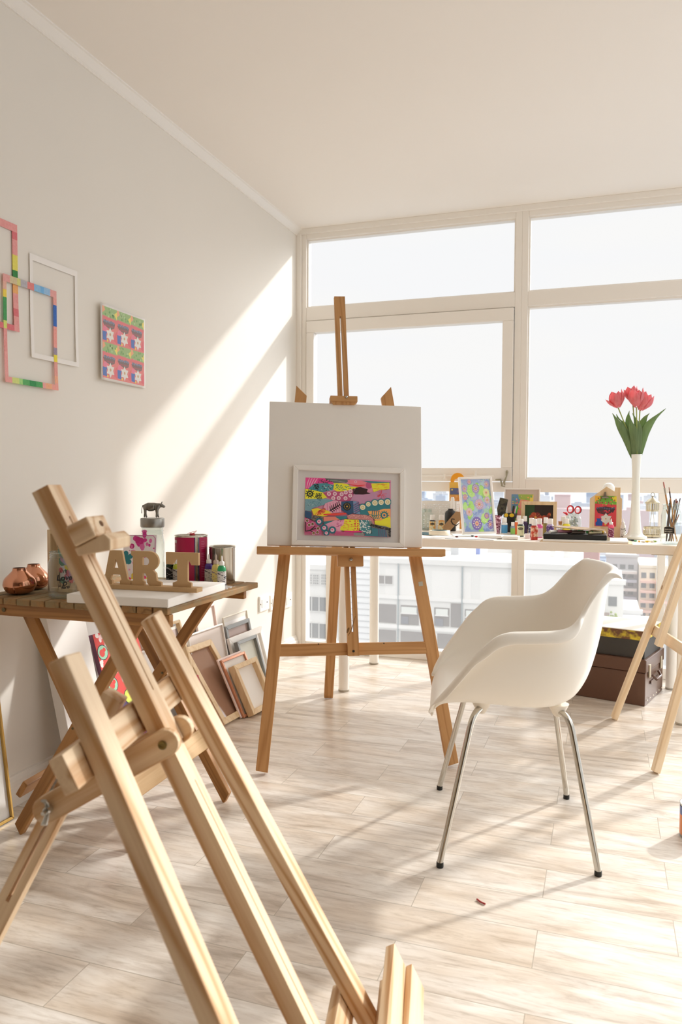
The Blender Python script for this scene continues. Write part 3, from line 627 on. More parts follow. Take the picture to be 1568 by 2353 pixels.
for i, row in enumerate(shell):
    t_ = i/NS; ex = []
    fl = (.034 if .1 < t_ < .70 else .020)*min(1, t_/.12+.35) ; dr = .020*dn(t_) if t_ < .66 else .020-.014*min(1, (t_-.66)/.12)
    for s_ in (-1, 1):
        f_, y, z = row[0] if s_ < 0 else row[-1]
        bk = -.012*max(0, (t_-.75)/.25)
        fw_ = (.012 if t_ < .3 else 0)
        e_ = [(f_+fw_*.5+bk*.5, y+s_*fl*.55, z+.003), (f_+fw_+bk, y+s_*fl, z-dr*.5), (f_+fw_+bk, y+s_*(fl+.003), z-dr*1.4)]
        ex.append(e_)
    full.append(ex[0][::-1]+row+ex[1])
top = [(f_-.012, y*1.03, z+.001) for f_, y, z in full[-1]]; top2 = [(f_-.022, y*1.04, z-.004) for f_, y, z in full[-1]]
full += [top, top2]
lip = [(f_+.004, y, z-.006) for f_, y, z in full[0]]; lip2 = [(f_+.002, y, z-.014) for f_, y, z in full[0]]
full = [lip2, lip]+full
build(MB().grid(full), 'shell', WHITE, CH, Mch, keep=True, solid=.005, sub=1)
mount = mat('white_mount', 'E8E0D2', .4)
feet = [((-.002, 2.104), (-.130, -.16), .0), ((-.105, 2.588), (-.130, .16), .0), ((-.512, 2.523), (.100, .16), .0), ((-.405, 2.010), (.100, -.16), .0)]
for (fx, fy), (tf, ts), _ in feet:
    foot = Vector((fx, fy, 0)); lo = foot-cc; ff, fs = lo.dot(cf), lo.dot(cs)
    ts = math.copysign(.150, fs); top_ = (tf, ts, .402)
    knee = (tf+(ff-tf)*.16, ts+(fs-ts)*.17, .365)
    pts = []
    P0, P1, P2 = Vector((tf*.8, ts*.80, .408)), Vector(knee)+Vector((0, 0, .03)), Vector((ff, fs, .012))
    K1 = P1+(P2-P1)*.10
    pts = [P0, P0*.5+P1*.5] + [(P1*(1-k)**2*1.0 + (P1+(P2-P1)*.03)*2*k*(1-k) + K1*k*k) if False else (P0*.5+P1*.5).lerp(P1, k).lerp(P1.lerp(K1, k), k) for k in (.2, .4, .6, .8, 1)] + [P2]
    lg = build(MB().tube(pts, .0088, 16), 'leg', CHROME, CH, Mch)
    build(MB().lathe([(.0096, 0), (.010, .004), (.0096, .014)], 16, M=Mch @ T(ff, fs, 0)), 'foot_cap', BLACK, lg)
for tf, nm in ((-.128, 1), (.100, 1)):
    for s_ in (-1, 1):
        hub = MB().lathe([(.010, .385), (.015, .392), (.024, .408), (.030, .420)], 18, M=Mch @ T(tf*.92, s_*.128, 0)); build(hub, 'leg_mount', mount, CH)
build(MB().tube([(-.118, -.128, .400), (-.118, .128, .400)], .0088, 12), 'cross_tube', CHROME, CH, Mch)
build(MB().tube([(.092, -.128, .400), (.092, .128, .400)], .0088, 12), 'cross_tube', CHROME, CH, Mch)

# ------------------------------------------------------------------ long white desk
DT = .768
DESK = mat('white_laminate', 'F0E8DC', .35); LEGM = mat('white_leg_enamel', 'F0ECE4', .3)
dk = thing('long_desk', 'long white desk under the window covered with paints and frames', 'desk', (-.45, 3.87, 0))
build(MB().box(-1.30, .40, 3.50, 4.27, DT-.038, DT), 'desktop', DESK, dk, bevel=.002)
for x, y in [(-1.205, 3.560), (-1.225, 4.15), (.325, 3.56), (.325, 4.15)]:
    lg = build(MB().lathe([(.026, .004), (.026, DT-.04)], 24, cx=x, cy=y), 'leg', LEGM, dk)
    build(MB().lathe([(.024, 0), (.027, .003), (.027, .010)], 24, cx=x, cy=y), 'foot_ring', mat('grey_foot', 'B5AFA2', .5), lg)
build(MB().box(.19, .37, 3.56, 4.2, DT-.046, DT-.038), 'leg_plate', mat('plate_grey', 'B8AE9C', .5), dk)

# ------------------------------------------------------------------ folding slatted table
TT = .70
tb = thing('folding_table', 'brown slatted wooden folding table with crossed legs against the left wall', 'table', (-1.36, 2.03, 0))
ns = 13; x0, x1 = -1.715, -1.080; pw_ = (x1-x0)/ns
for i in range(ns):
    xa = x0+i*pw_+.0025; ya = 1.748+random.uniform(-.004, .003); yb_ = 2.312+random.uniform(-.003, .003)
    if i == ns-1: ya = 1.752
    beam('slat', ((xa+pw_/2-.0025), ya, TT-.009), ((xa+pw_/2-.0025), yb_, TT-.009), (1, 0, 0), pw_-.005, .018, SLAT, tb, bevel=.0025)
beam('front_rail', (-1.72, 1.772, TT-.036), (-1.083, 1.772, TT-.036), (0, 0, 1), .034, .020, TEAK, tb)
beam('back_rail', (-1.72, 2.285, TT-.036), (-1.118, 2.285, TT-.036), (0, 0, 1), .034, .020, TEAK, tb)
beam('leg', (-1.230, 1.822, .012), (-1.606, 1.822, .676), (1, 0, 0), .036, .020, TEAK, tb, top=.5, bot=.5)
beam('leg', (-1.612, 1.797, .012), (-1.186, 1.797, .676), (1, 0, 0), .036, .020, TEAK, tb, top=-.5, bot=-.5)
beam('leg', (-1.650, 2.170, .012), (-1.180, 2.170, .676), (1, 0, 0), .036, .020, TEAK, tb, top=-.6, bot=-.6)
beam('leg', (-1.138, 2.196, .012), (-1.545, 2.196, .676), (1, 0, 0), .036, .020, TEAK, tb, top=.6, bot=.6)
LT = wood('sunlit_stretcher', 'D9B582', 'B98B52', 1, 4, streak=.3)  # lighter copy of the stretcher wood, with its sunlit tone in the colour
n_ = Vector((.40, 0, .66)).normalized()
s1 = beam('stretcher', (-1.232, 1.742, .180), (-1.215, 2.215, .205), (-.5, 0, .86), .066, .018, LT, tb, bevel=.002)
beam('stretcher', (-1.585, 1.775, .140), (-1.600, 2.215, .150), (.55, 0, .83), .050, .018, TEAK, tb, bevel=.002)
for yy, dz in [(2.165, .018), (2.175, -.014)]: build(MB().lathe([(.0035, 0), (.0035, .0012)], 10, M=axes((-1.2095-dz*.5, yy, .200+dz), (0, 1, 0), (-.5, 0, .86), (.86, 0, .5))), 'screw', DKSCREW, s1)
build(MB().lathe([(.006, 0), (.006, .003)], 12, M=axes((-1.625, 1.7615, TT-.036), (1, 0, 0), (0, 0, 1), (0, -1, 0))), 'screw', mat('old_screw', '6C6348', .5, .7), tb)
for pp_ in ([(-1.413, 1.786, .335), (-1.413, 1.836, .335)], [(-1.355, 2.158, .41), (-1.355, 2.21, .41)]): build(MB().tube(pp_, .004, 8), 'pivot_pin', mat('old_screw', '6C6348', .5, .7), tb)

# ------------------------------------------------------------------ things on the left wall
def flat_frame_on_wall(name, label, cat, y0, y1, z0, z1, bars, draw, group=None, m=None, skew=0, off=.002, th=.0012, curl=.004):
    """cut paper frame stuck to the wall: y along the wall"""
    l, r, tp, bt = bars; W_, H_ = y1-y0, z1-z0
    M = axes((XL+off, y0, z0), (0, 1, 0), (0, skew, 1), (1, 0, 0))
    mb = MB(); n = 8
    def strip(u0, v0, u1, v1, along):
        # subdivided strip with a slight curl away from the wall
        for k in range(n):
            a, b = k/n, (k+1)/n
            c = draw((u0+u1)/2/W_ if along == 'v' else (u0+(u1-u0)*(a+b)/2)/W_, (v0+(v1-v0)*(a+b)/2)/H_ if along == 'v' else (v0+v1)/2/H_) if draw else None
            if along == 'v': q = [(u0, v0+(v1-v0)*a), (u1, v0+(v1-v0)*a), (u1, v0+(v1-v0)*b), (u0, v0+(v1-v0)*b)]
            else: q = [(u0+(u1-u0)*a, v0), (u0+(u1-u0)*b, v0), (u0+(u1-u0)*b, v1), (u0+(u1-u0)*a, v1)]
            zz = [curl*(1-min(1, (y/H_)*2))**2 + .0015 for x, y in q]
            vs = [(x, y, z) for (x, y), z in zip(q, zz)]+[(x, y, z+th) for (x, y), z in zip(q, zz)]
            mb.add(vs, [(3, 2, 1, 0), (4, 5, 6, 7), (0, 1, 5, 4), (1, 2, 6, 5), (2, 3, 7, 6), (3, 0, 4, 7)], c)
    n = 14
    strip(0, 0, l, H_, 'v'); strip(W_-r, 0, W_, H_, 'v'); strip(l, H_-tp, W_-r, H_, 'h'); strip(l, 0, W_-r, bt, 'h')
    return build(mb, name, m or vcol_mat('painted_paper', .8, .25), None, M, label=label, cat=cat, group=group)
def col_pink(u, v):
    if u > .7 and v < .72 and v > .58: return 'E9DE6A'
    if u > .7 and .5 < v <= .58: return '3F8A4C'
    if u > .7 and .38 < v <= .5: return 'F0B070'
    if u > .7 and .33 < v <= .38: return '4E8A50'
    return 'EBA3A0' if (int(v*29) % 5) else 'E07A80'
def col_multi(u, v):
    if v > .93: return ['E8A9A4', 'D9C9A0', 'DCD889', 'B9B6BC', 'E58B88', '8FC0E4', '78B4E4', '9DC4E6', 'E9A9A4'][min(8, int(u*9))]
    if v < .06: return ['EDA8A2', 'D7E08A', 'A8DC88', '5FAE6A', '3F9458', '57A866', 'EDA8A2', 'F2B48E', 'EFA79C'][min(8, int(u*9))]
    if u < .3: return 'EAB7A6' if v > .88 else 'F2D65C' if v > .82 else '4FA060' if v > .60 else 'D8E27A' if v > .52 else 'E9A09C' if v > .3 else 'C9A4B0' if v > .25 else 'EDA8A4'
    return 'EBA8A0' if v > .86 else '3E6FC0' if v > .62 else 'EFA39A' if v > .42 else '9E93A8' if v > .36 else 'F0DF4E' if v > .28 else 'EAA79C' if v > .14 else 'F2B091'
flat_frame_on_wall('paper_border', 'pink painted paper frame with a green patch, cut off at the photo left edge', 'frame', 1.74, 1.996, 1.502, 1.836, (.02, .022, .024, .018), col_pink, 'cut paper frames taped to the wall')
flat_frame_on_wall('paper_border', 'plain white paper frame taped to the wall behind the painted one', 'frame', 2.050, 2.287, 1.432, 1.766, (.014, .014, .020, .016), None, 'cut paper frames taped to the wall', m=mat('white_card', 'F3EFEA', .8))
flat_frame_on_wall('paper_border', 'multicoloured painted paper frame overlapping the pink and the white one', 'frame', 1.928, 2.172, 1.338, 1.670, (.014, .016, .022, .018), col_multi, 'cut paper frames taped to the wall', off=.006)
for nm, (y0, y1, z0, z1) in {}.items(): pass
def pale(a, k=.22):
    f_ = lambda c: c if c is None else ''.join('%02X' % int(int(c[i:i+2], 16)*(1-k)+232*k) for i in (0, 2, 4))
    a.c = [f_(c) for c in a.c]
def swirl_print(a, M, W_, H_):
    """six repeats of a painted tile: green top, red middle, grey crown, white flower, blue pot"""
    rnd = random.Random(11); a.face([(0, 0), (W_, 0), (W_, H_), (0, H_)], 0, 'E5736E', M)
    cw, ch = W_/3, H_/2; z = 1e-4
    for i in range(3):
        for j in range(2):
            x, y = i*cw, j*ch
            P_ = lambda pts: [(x+u*cw, y+v*ch) for u, v in pts]
            a.face(P_([(0, .72), (1, .68), (1, 1), (0, 1)]), z, '8FB168', M); a.face(P_([(0, .8), (.2, .9), (.12, 1), (0, 1)]), z*1.2, 'EFA070', M); a.face(P_([(.8, .85), (1, .7), (1, .95)]), z*1.2, 'EDD858', M)
            for k in range(12): a.disc(x+rnd.uniform(.2, .9)*cw, y+rnd.uniform(.74, .97)*ch, .05*cw, z*1.5, rnd.choice(['5F9A4E', 'A9C884', '7B9A55']), M, n=6)
            a.face(P_([(0, .45), (.25, .6), (.6, .52), (1, .62), (1, .7), (0, .74)]), z*1.4, 'E06468', M)
            a.face(P_([(.02, .56), (.2, .64), (.4, .58), (.62, .64), (.86, .58), (.8, .45), (.6, .40), (.55, .34), (.4, .42), (.15, .45)]), z*1.8, '6B5654', M)
            for k in range(6): a.disc(x+(.12+.13*k)*cw, y+(.6-.01*(k % 2))*ch, .055*cw, z*2, '6A7A98', M, n=7)
            for k in range(6): a.disc(x+(.2+.1*k)*cw, y+(.48)*ch, .04*cw, z*2, 'A84A4E', M, n=6)
            a.disc(x+.18*cw, y+.36*ch, .14*cw, z*2.2, 'E8708C', M)
            fl = []
            for k in range(12): r_ = (.30 if k % 2 else .18)*cw; fl.append((x+.52*cw+r_*math.cos(k*PI/6), y+.24*ch+r_*math.sin(k*PI/6)))
            a.face(fl, z*2.4, 'E9E4DA', M); a.disc(x+.52*cw, y+.25*ch, .06*cw, z*2.6, 'C79A6E', M)
            a.face(P_([(.02, .06), (.28, .05), (.25, .2), (.3, .3), (.0, .3)]), z*2.6, '3F62B0', M); a.disc(x+.33*cw, y+.06*ch, .05*cw, z*2.7, 'F0D244', M)
            a.face(P_([(.75, .1), (1, .02), (1, .4), (.85, .3)]), z*2.3, 'E45A66', M)
def wall_sheet(name, label, y0, y1, z0, z1, edge, art):
    M = axes((XL+.004, y0, z0), (0, 1, 0), (0, 0, 1), (1, 0, 0)); t_ = thing(name, label, 'print', M=M)
    n = 12; P_ = []
    W_, H_ = y1-y0, z1-z0
    cur = lambda u, v: .010*(1-u) + .002
    s_ = MB().grid([[(W_*i/n, H_*j/n, cur(i/n, j/n)) for j in range(n+1)] for i in range(n+1)], M=M); build(s_, 'paper', MATS['white_card'], t_, solid=.0008)
    a = MB(); art(a, I4, W_-2*edge, H_-2*edge); pale(a)
    a.v = [tuple(M @ Vector((x+edge, y+edge, cur((x+edge)/W_, (y+edge)/H_)+.0007+z))) for x, y, z in a.v]
    build(a, 'print', vcol_mat('print_paint', .6), t_)
    return t_
wall_sheet('painted_sheet', 'sheet printed with repeated red, green and blue floral motifs, pinned alone on the wall', 2.402, 2.703, 1.404, 1.684, .009, swirl_print)

# ------------------------------------------------------------------ on the folding table
COPPER = mat('polished_copper', 'D89A7C', .16, 1)
def smooth_prof(pr, n=5):
    out_ = []
    for k in range(len(pr)-1):
        p0, p1, p2, p3 = [Vector(pr[min(max(k+d, 0), len(pr)-1)]) for d in (-1, 0, 1, 2)]
        for i in range(n):
            f_ = i/n; out_.append(tuple(.5*((2*p1)+(p2-p0)*f_+(2*p0-5*p1+4*p2-p3)*f_*f_+(3*p1-p0-3*p2+p3)*f_**3)))
    return out_+[pr[-1]]
def copper_vase(x, y, r_, h_, label):
    prof = [(r_*.35, 0), (r_*.75, .08*h_), (r_*.97, .28*h_), (r_, .42*h_), (r_*.9, .60*h_), (r_*.62, .78*h_), (r_*.44, .90*h_), (r_*.40, h_), (r_*.37, h_), (r_*.38, .9*h_), (r_*.5, .8*h_), (r_*.3, .7*h_)]
    t_ = thing('copper_vase', label, 'vase', (x, y, TT), 'round copper vases on the slatted table')
    build(MB().lathe(smooth_prof(prof[:8])+[prof[8]], 48, M=T(x, y, TT), cap=False).lathe([(r_*.38, h_), (r_*.42, h_*.86), (r_*.7, .6*h_)], 36, M=T(x, y, TT), cap=False), 'body', COPPER, t_)
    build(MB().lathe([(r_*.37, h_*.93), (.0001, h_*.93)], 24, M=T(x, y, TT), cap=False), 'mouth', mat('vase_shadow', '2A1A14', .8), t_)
copper_vase(-1.628, 1.828, .0465, .077, 'round shiny copper vase at the front left of the slatted table')
copper_vase(-1.660, 1.925, .0455, .077, 'copper vase tucked behind the front one, next to the wooden frame')

# small standing wooden box frame with a watercolour
M = T(-1.592, 1.905, TT) @ RZ(R(-8))
def wc_art(a, M_, W_, H_):
    rnd = random.Random(4); a.face([(0, 0), (W_, 0), (W_, H_), (0, H_)], 0, 'E9E2EA', M_); cs_ = ['9C78A8', 'B0A8D8', 'E0788C', 'E85F6A', '6FA08A', 'F2D84C', 'C48AB4', '8FA8DC', '4F8A70']
    for k in range(60): a.disc(rnd.random()*W_, rnd.random()*H_, W_*rnd.uniform(.06, .14), 2e-5*(k+1), rnd.choice(cs_), M_, n=7)
FRP = wood('frame_pine', 'E9D2AC', 'CDA777', 1.2, 4, streak=.35)
t_ = thing('framed_watercolour', 'deep pale wooden frame with a watercolour standing upright behind the glass jar', 'picture', M=M)
f = MB(); rect_frame_pts = [(0, .012), (.165, .177)]
f.box(0, .013, 0, .032, 0, .186, M=M).box(.152, .165, 0, .032, 0, .186, M=M).box(.013, .152, 0, .032, 0, .012, M=M).box(.013, .152, 0, .032, .174, .186, M=M)
build(f, 'frame', FRP, t_, bevel=.001); build(MB().box(.013, .152, .024, .030, .012, .174, M=M), 'back_panel', FRP, t_)
a = MB(); wc_art(a, M @ axes((.028, .0235, .030), (1, 0, 0), (0, 0, 1), (0, -1, 0)), .11, .13); build(a, 'watercolour', vcol_mat('print_paint', .6), t_)
# dark leaning lid / clip between frame and jar
t_ = thing('small_clip', 'small dark metal clip hanging inside the wooden frame above the jar', 'clip', (-1.50, 1.86, TT+.13))
build(MB().tube([(-1.525, 1.873, TT+.140), (-1.495, 1.868, TT+.152)], .005, 8), 'clip_bar', mat('dark_grey_metal', '55534C', .4, .6), t_)
build(MB().box(-1.505, -1.470, 1.870, 1.874, TT+.150, TT+.175), 'clip_paper', mat('pale_green_paper', 'A9C0A8', .8), t_)

def jar(name, label, x, y, z, r_, h_, neck, gm=None, parts=True, group=None, lid=None):
    t_ = thing(name, label, 'jar', (x, y, z), group)
    prof = [(r_*.80, .001), (r_*.95, .004), (r_, .012), (r_, h_*.72), (r_*.93, h_*.80), (neck, h_*.86), (neck, h_*.98), (neck*1.05, h_)]
    inner = [(max(.001, a-.0018), b_ if b_ > .01 else .007) for a, b_ in prof]
    build(MB().lathe(prof, 32, M=T(x, y, z), cap=False).lathe([(.0005, .001), (r_*.8, .001)], 32, M=T(x, y, z), cap=False), 'glass_body', gm or GLASS, t_)
    build(MB().lathe([(.0005, .006), (r_*.85, .006), (r_*.93, .010)], 32, M=T(x, y, z), cap=False), 'glass_base', gm or GLASS, t_)
    rr = MB()
    for zz in (.88, .925): rr.lathe([(neck, h_*zz-.002), (neck+.0022, h_*zz), (neck, h_*zz+.002)], 32, M=T(x, y, z), cap=False)
    rr.lathe([(neck*1.05, h_), (neck*1.05+.001, h_-.003), (neck*.97, h_-.001), (neck*1.05, h_)], 32, M=T(x, y, z), cap=False)
    build(rr, 'thread', gm or GLASS, t_)
    return t_
def text_mesh(s, size, m, parent, M, name='lettering', shear=0, wrap=None, extrude=0, sx=1, align='CENTER', bold=0):
    cu = bpy.data.curves.new('t', 'FONT'); cu.body = s; cu.size = size; cu.align_x = align; cu.shear = shear; cu.extrude = extrude; cu.offset = bold; cu.resolution_u = 4
    o = bpy.data.objects.new('t', cu); col.objects.link(o); dg = bpy.context.evaluated_depsgraph_get(); me = bpy.data.meshes.new_from_object(o.evaluated_get(dg)); bpy.data.objects.remove(o)
    vs = [tuple(v.co) for v in me.vertices]; fs = [tuple(p.vertices) for p in me.polygons]; bpy.data.meshes.remove(me)
    vs = [(x*sx, y, z) for x, y, z in vs]
    if wrap: # bend round a cylinder of that radius: x runs round, y goes up
        bm = [(wrap*math.sin(x/wrap), -wrap*math.cos(x/wrap)-z, y) for x, y, z in vs]; vs = bm
    mb = MB().add(vs, fs); return build(mb, name, m, parent, M)
def wrapped_strokes(strokes, wd, r_, M, name, m, parent):
    mb = MB()
    for pts in strokes:
        mb.stroke(pts, wd, 0, None)
    mb.v = [(r_*math.sin(x/r_), -r_*math.cos(x/r_), y) for x, y, z in mb.v]
    return build(mb, name, m, parent, M)
INK = mat('black_ink', '18171A', .6)
jx, jy, jr = -1.462, 1.812, .0395
lj = jar('glass_jar', 'clear glass jar printed with black Love Paris lettering at the front of the slatted table', jx, jy, TT, jr, .133, .033)
Mj = T(jx, jy, TT) @ RZ(math.atan2(-jx, jy)+R(6))
def px(p_): return ((p_[0]-620)*4.15e-5, (1960-p_[1])*7.0e-5+.004)
text_mesh('Love', .030, INK, lj, Mj @ T(0, 0, 0), 'lettering', .12, None) if False else None
def T_(s, x, y, size, shear=.15, bold=.0004, sx=1): 
    u, v = px((x, y)); return text_mesh(s, size, INK, lj, Mj @ T(0, 0, v) @ RZ(u/jr), 'lettering', shear, jr+.0006, 0, sx, 'CENTER', bold)
T_('Love', 640, 1235, .022, bold=.0007); T_('me in', 740, 1300, .0065, bold=.0002); T_('P', 570, 1560, .026, .3, .0002); T_('aris', 740, 1570, .013, .35, .0005)
def S_(pts): return [px(q) for q in pts]
def arcs(cx_, cy_, r0, a0, a1, n=12, r1=None): return [((cx_+(r0+((r1 if r1 is not None else r0)-r0)*k/n)*math.cos(a0+(a1-a0)*k/n)), (cy_+(r0+((r1 if r1 is not None else r0)-r0)*k/n)*math.sin(a0+(a1-a0)*k/n))) for k in range(n+1)]
wrapped_strokes([S_(arcs(430, 895, 15, 0, 4.4, 14, 60)+[(440, 800), (520, 812), (570, 860), (600, 910), (570, 945), (560, 900), (600, 845), (690, 835), (760, 880), (810, 980), (770, 1025), (735, 960), (760, 860), (850, 775)]),
                 S_([(1010, 1100), (940, 1220), (915, 1330), (950, 1430), (1000, 1465), (1050, 1420), (1050, 1350), (1010, 1320), (980, 1370), (1010, 1395)]),
                 S_([(400, 1245), (470, 1225), (540, 1240), (610, 1280)])], .0011, jr+.0007, Mj, 'scroll', INK, lj)
tw = [S_([(320, 880), (318, 1000), (310, 1150), (300, 1290), (270, 1440), (215, 1610)]), S_([(335, 880), (340, 1000), (348, 1150), (362, 1290), (400, 1440), (480, 1615)]), S_([(292, 1300), (380, 1300)]), S_([(260, 1450), (410, 1450)]), S_([(245, 1500), (290, 1490), (340, 1480), (395, 1495), (430, 1520)])]
tw += [S_([(318-k*2, 960+k*40), (344+k*2, 980+k*40)]) for k in range(8)]
wrapped_strokes(tw, .0012, jr+.0007, Mj, 'tower_drawing', INK, lj)

# white canvas lying flat and the ART sign on it
Mk = axes((-1.397, 1.741, TT), (.998, .055, 0), (-.030, .9995, 0), (0, 0, 1))
build(MB().box(0, .312, 0, .352, 0, .0245), 'stretched_canvas', CANV, None, Mk, bevel=.003, seg=3, label='white blank canvas lying flat on the slatted table under the ART letters', cat='canvas')
MDF = mat('mdf_board', 'C9A679', .7, noise=.06, nscale=60)
sz = TT+.0250
sg = thing('letter_sign', 'brown fibreboard sign with the upright letters ART standing on the flat white canvas', 'sign', (-1.20, 1.885, sz))
Ms = axes((-1.338, 1.868, sz), (.9985, .030+.025, 0), (-.055, .9985, 0), (0, 0, 1))
build(MB().box(-.052, .272, -.006, .030, 0, .0125), 'base', MDF, sg, Ms, bevel=.0006)
LH = .098
def letter(pts_list, x, name):
    mb = MB()
    for pts in pts_list: mb.prism([(px_*1.40, pz*1.045) for px_, pz in pts], -.0045, .0045)
    build(mb, name, MDF, sg, Ms @ T(x, .012, .0125) @ RX(PI/2), keep=True)
q = .001
A = [[(8*q, 0), (32*q, 0), (32*q, 12*q), (27*q, 14*q), (29*q, 24*q), (51*q, 24*q), (53*q, 14*q), (48*q, 12*q), (48*q, 0), (76*q, 0), (76*q, 10*q), (70*q, 14*q), (52*q, 93*q), (28*q, 93*q), (14*q, 14*q), (8*q, 10*q)]]
# A: split so that the counter stays open
A = [[(6*q, 0), (31*q, 0), (31*q, 10*q), (27*q, 13*q), (30*q, 26*q), (34*q, 44*q), (40*q, 70*q), (40*q, 93*q), (26*q, 93*q), (13*q, 14*q), (6*q, 10*q)],
     [(74*q, 0), (49*q, 0), (49*q, 10*q), (53*q, 13*q), (50*q, 26*q), (46*q, 44*q), (40*q, 70*q), (40*q, 93*q), (54*q, 93*q), (67*q, 14*q), (74*q, 10*q)],
     [(30*q, 26*q), (50*q, 26*q), (46*q, 44*q), (34*q, 44*q)]]
def bez(c, r_, a0, a1, n=8, ry=None): return [(c[0]+r_*math.cos(a0+(a1-a0)*k/n), c[1]+(ry or r_)*math.sin(a0+(a1-a0)*k/n)) for k in range(n+1)]
Rl = [[(4*q, 0), (34*q, 0), (34*q, 9*q), (30*q, 13*q), (30*q, 93*q), (4*q, 93*q), (4*q, 82*q), (8*q, 79*q), (8*q, 13*q), (4*q, 9*q)],
      [(30*q, 77*q)] + [(38*q, 77*q)] + bez((38*q, 66*q), 7*q, PI/2, -PI/2, 6, 11*q) + [(30*q, 55*q), (30*q, 40*q), (36*q, 40*q), (50*q, 41*q)] + bez((46*q, 67*q), 20*q, -PI/2*.9, PI/2, 10, 26*q) + [(30*q, 93*q)],
      [(36*q, 40*q), (52*q, 43*q), (60*q, 34*q), (62*q, 14*q), (72*q, 10*q), (72*q, 0), (45*q, 0), (40*q, 8*q), (40*q, 24*q), (36*q, 33*q), (30*q, 33*q), (30*q, 40*q)]]
Tl = [[(2*q, 93*q), (74*q, 93*q), (74*q, 60*q), (58*q, 60*q), (54*q, 70*q), (50*q, 76*q), (50*q, 16*q), (58*q, 11*q), (58*q, 0), (17*q, 0), (17*q, 11*q), (27*q, 16*q), (27*q, 76*q), (22*q, 72*q), (17*q, 60*q), (2*q, 60*q)]]
letter(A, -.046, 'letter'); letter(Rl, .054, 'letter'); letter(Tl, .167, 'letter')

# tall jar with a metal cow on its lid
cw = jar('lidded_jar', 'tall clear glass jar with a grey lid and a little metal cow standing on it', -1.395, 2.17, TT, .038, .185, .034)
LID = mat('brushed_pewter', '9C9992', .35, .8, noise=.12, nscale=120)
build(MB().lathe([(.0375, .184), (.0385, .187), (.0385, .211), (.036, .2135)], 32, M=T(-1.395, 2.17, TT)), 'lid', LID, cw)
Mcow = T(-1.395, 2.17, TT+.2135) @ RZ(R(22))
def cow():
    me = bpy.data.meshes.new('cow_figure'); V_ = []; E_ = []; Rr = []
    def p(x, y, z, r_): V_.append((x, y, z)); Rr.append(r_); return len(V_)-1
    hip = p(-.022, 0, .037, .0115); mid = p(-.004, 0, .035, .0140); sh_ = p(.014, 0, .037, .0115); nk = p(.024, 0, .041, .0070); hd = p(.031, 0, .042, .0060); nose = p(.041, 0, .034, .0042)
    E_ += [(hip, mid), (mid, sh_), (sh_, nk), (nk, hd), (hd, nose)]
    for x, y, dx, b_ in [(-.024, .006, -.003, hip), (-.022, -.006, .004, hip), (.014, .006, .004, sh_), (.016, -.006, -.002, sh_)]:
        k1 = p(x, y, .026, .0058); k2 = p(x+dx*.4, y, .014, .0034); k3 = p(x+dx, y, .004, .0028); k4 = p(x+dx+.002, y, .0015, .0034); E_ += [(b_, k1), (k1, k2), (k2, k3), (k3, k4)]
    t1 = p(-.031, 0, .040, .0014); t2 = p(-.034, 0, .028, .0009); t3 = p(-.034, 0, .014, .0016); E_ += [(hip, t1), (t1, t2), (t2, t3)]
    for s in (-1, 1):
        h1 = p(.029, s*.005, .046, .0011); h2 = p(.032, s*.007, .053, .0006); E_ += [(hd, h1), (h1, h2)]
        e1 = p(.027, s*.009, .043, .0014); E_ += [(hd, e1)]
    ud = p(-.012, 0, .024, .0038); E_.append((mid, ud))
    me.from_pydata(V_, E_, []); o = bpy.data.objects.new('cow_figure', me); col.objects.link(o)
    sk = o.modifiers.new('skin', 'SKIN'); sk.use_smooth_shade = True
    me.skin_vertices if me.skin_vertices else None
    if not me.skin_vertices:
        bm = bmesh.new(); bm.from_mesh(me); bm.verts.layers.skin.verify(); bm.to_mesh(me); bm.free()
    for i, r_ in enumerate(Rr): me.skin_vertices[0].data[i].radius = (r_, r_*(1.15 if i < 3 else 1)); 
    me.skin_vertices[0].data[1].use_root = True
    o.modifiers.new('sub', 'SUBSURF').render_levels = 2; o.modifiers['sub'].levels = 2
    me.materials.append(mat('cow_metal', '8B8880', .35, .85, noise=.25, nscale=200)); return o
co = cow(); put(co, cw, Mcow)

# acrylic sheet with pink paint
Mx = axes((-1.455, 2.085, TT), (.97, .24, 0), (-.03, .22, .97), (0, 0, 1)); yv = Vector((-.04, .17, .985)).normalized(); xv = Vector((.985, .17, 0)).normalized(); xv = (xv-yv*xv.dot(yv)).normalized()
Mx = axes((-1.452, 2.080, TT), xv, yv, xv.cross(yv))
ac = thing('acrylic_palette', 'clear acrylic sheet splashed with pink and teal paint leaning behind the ART letters', 'palette', M=Mx)
build(MB().box(0, .110, 0, .163, 0, .003, M=Mx), 'sheet', glass('milky_acrylic', 'FFFFFF', .5, dust=.75, dustcol='F2ECEE'), ac, bevel=.001)
a = MB(); rnd = random.Random(5)
for k in range(26): a.disc(.055+rnd.gauss(0, .022), .140+rnd.gauss(0, .012), rnd.uniform(.003, .010), .0031+k*1e-5, rnd.choice(['D23C96', 'E072B4', 'C82C84']), Mx, n=7, ry=rnd.uniform(.004, .012))
for k in range(30): a.disc(rnd.uniform(.005, .105), rnd.uniform(.01, .125), rnd.uniform(.0015, .004), .0031+k*1e-5, rnd.choice(['E85A3A', 'D83C8C', 'E9A4CC', 'F08A5A']), Mx, n=6)
for k in range(9): a.disc(.016+rnd.gauss(0, .006), .085+rnd.gauss(0, .009), .009, .0032+k*1e-5, '2F8796', Mx, n=8)
for k in range(8): a.disc(.012+rnd.random()*.09, .020+rnd.random()*.015, .008, .0033+k*1e-5, ['F2D94E', 'E8488C'][k % 2], Mx, n=7)
a.disc(.062, .062, .010, .0034, '26241F', Mx, ry=.016); a.stroke([(0, .16), (.098, .161), (.106, .152), (.110, .02)], .0025, .0034, 'C46AA8', Mx)
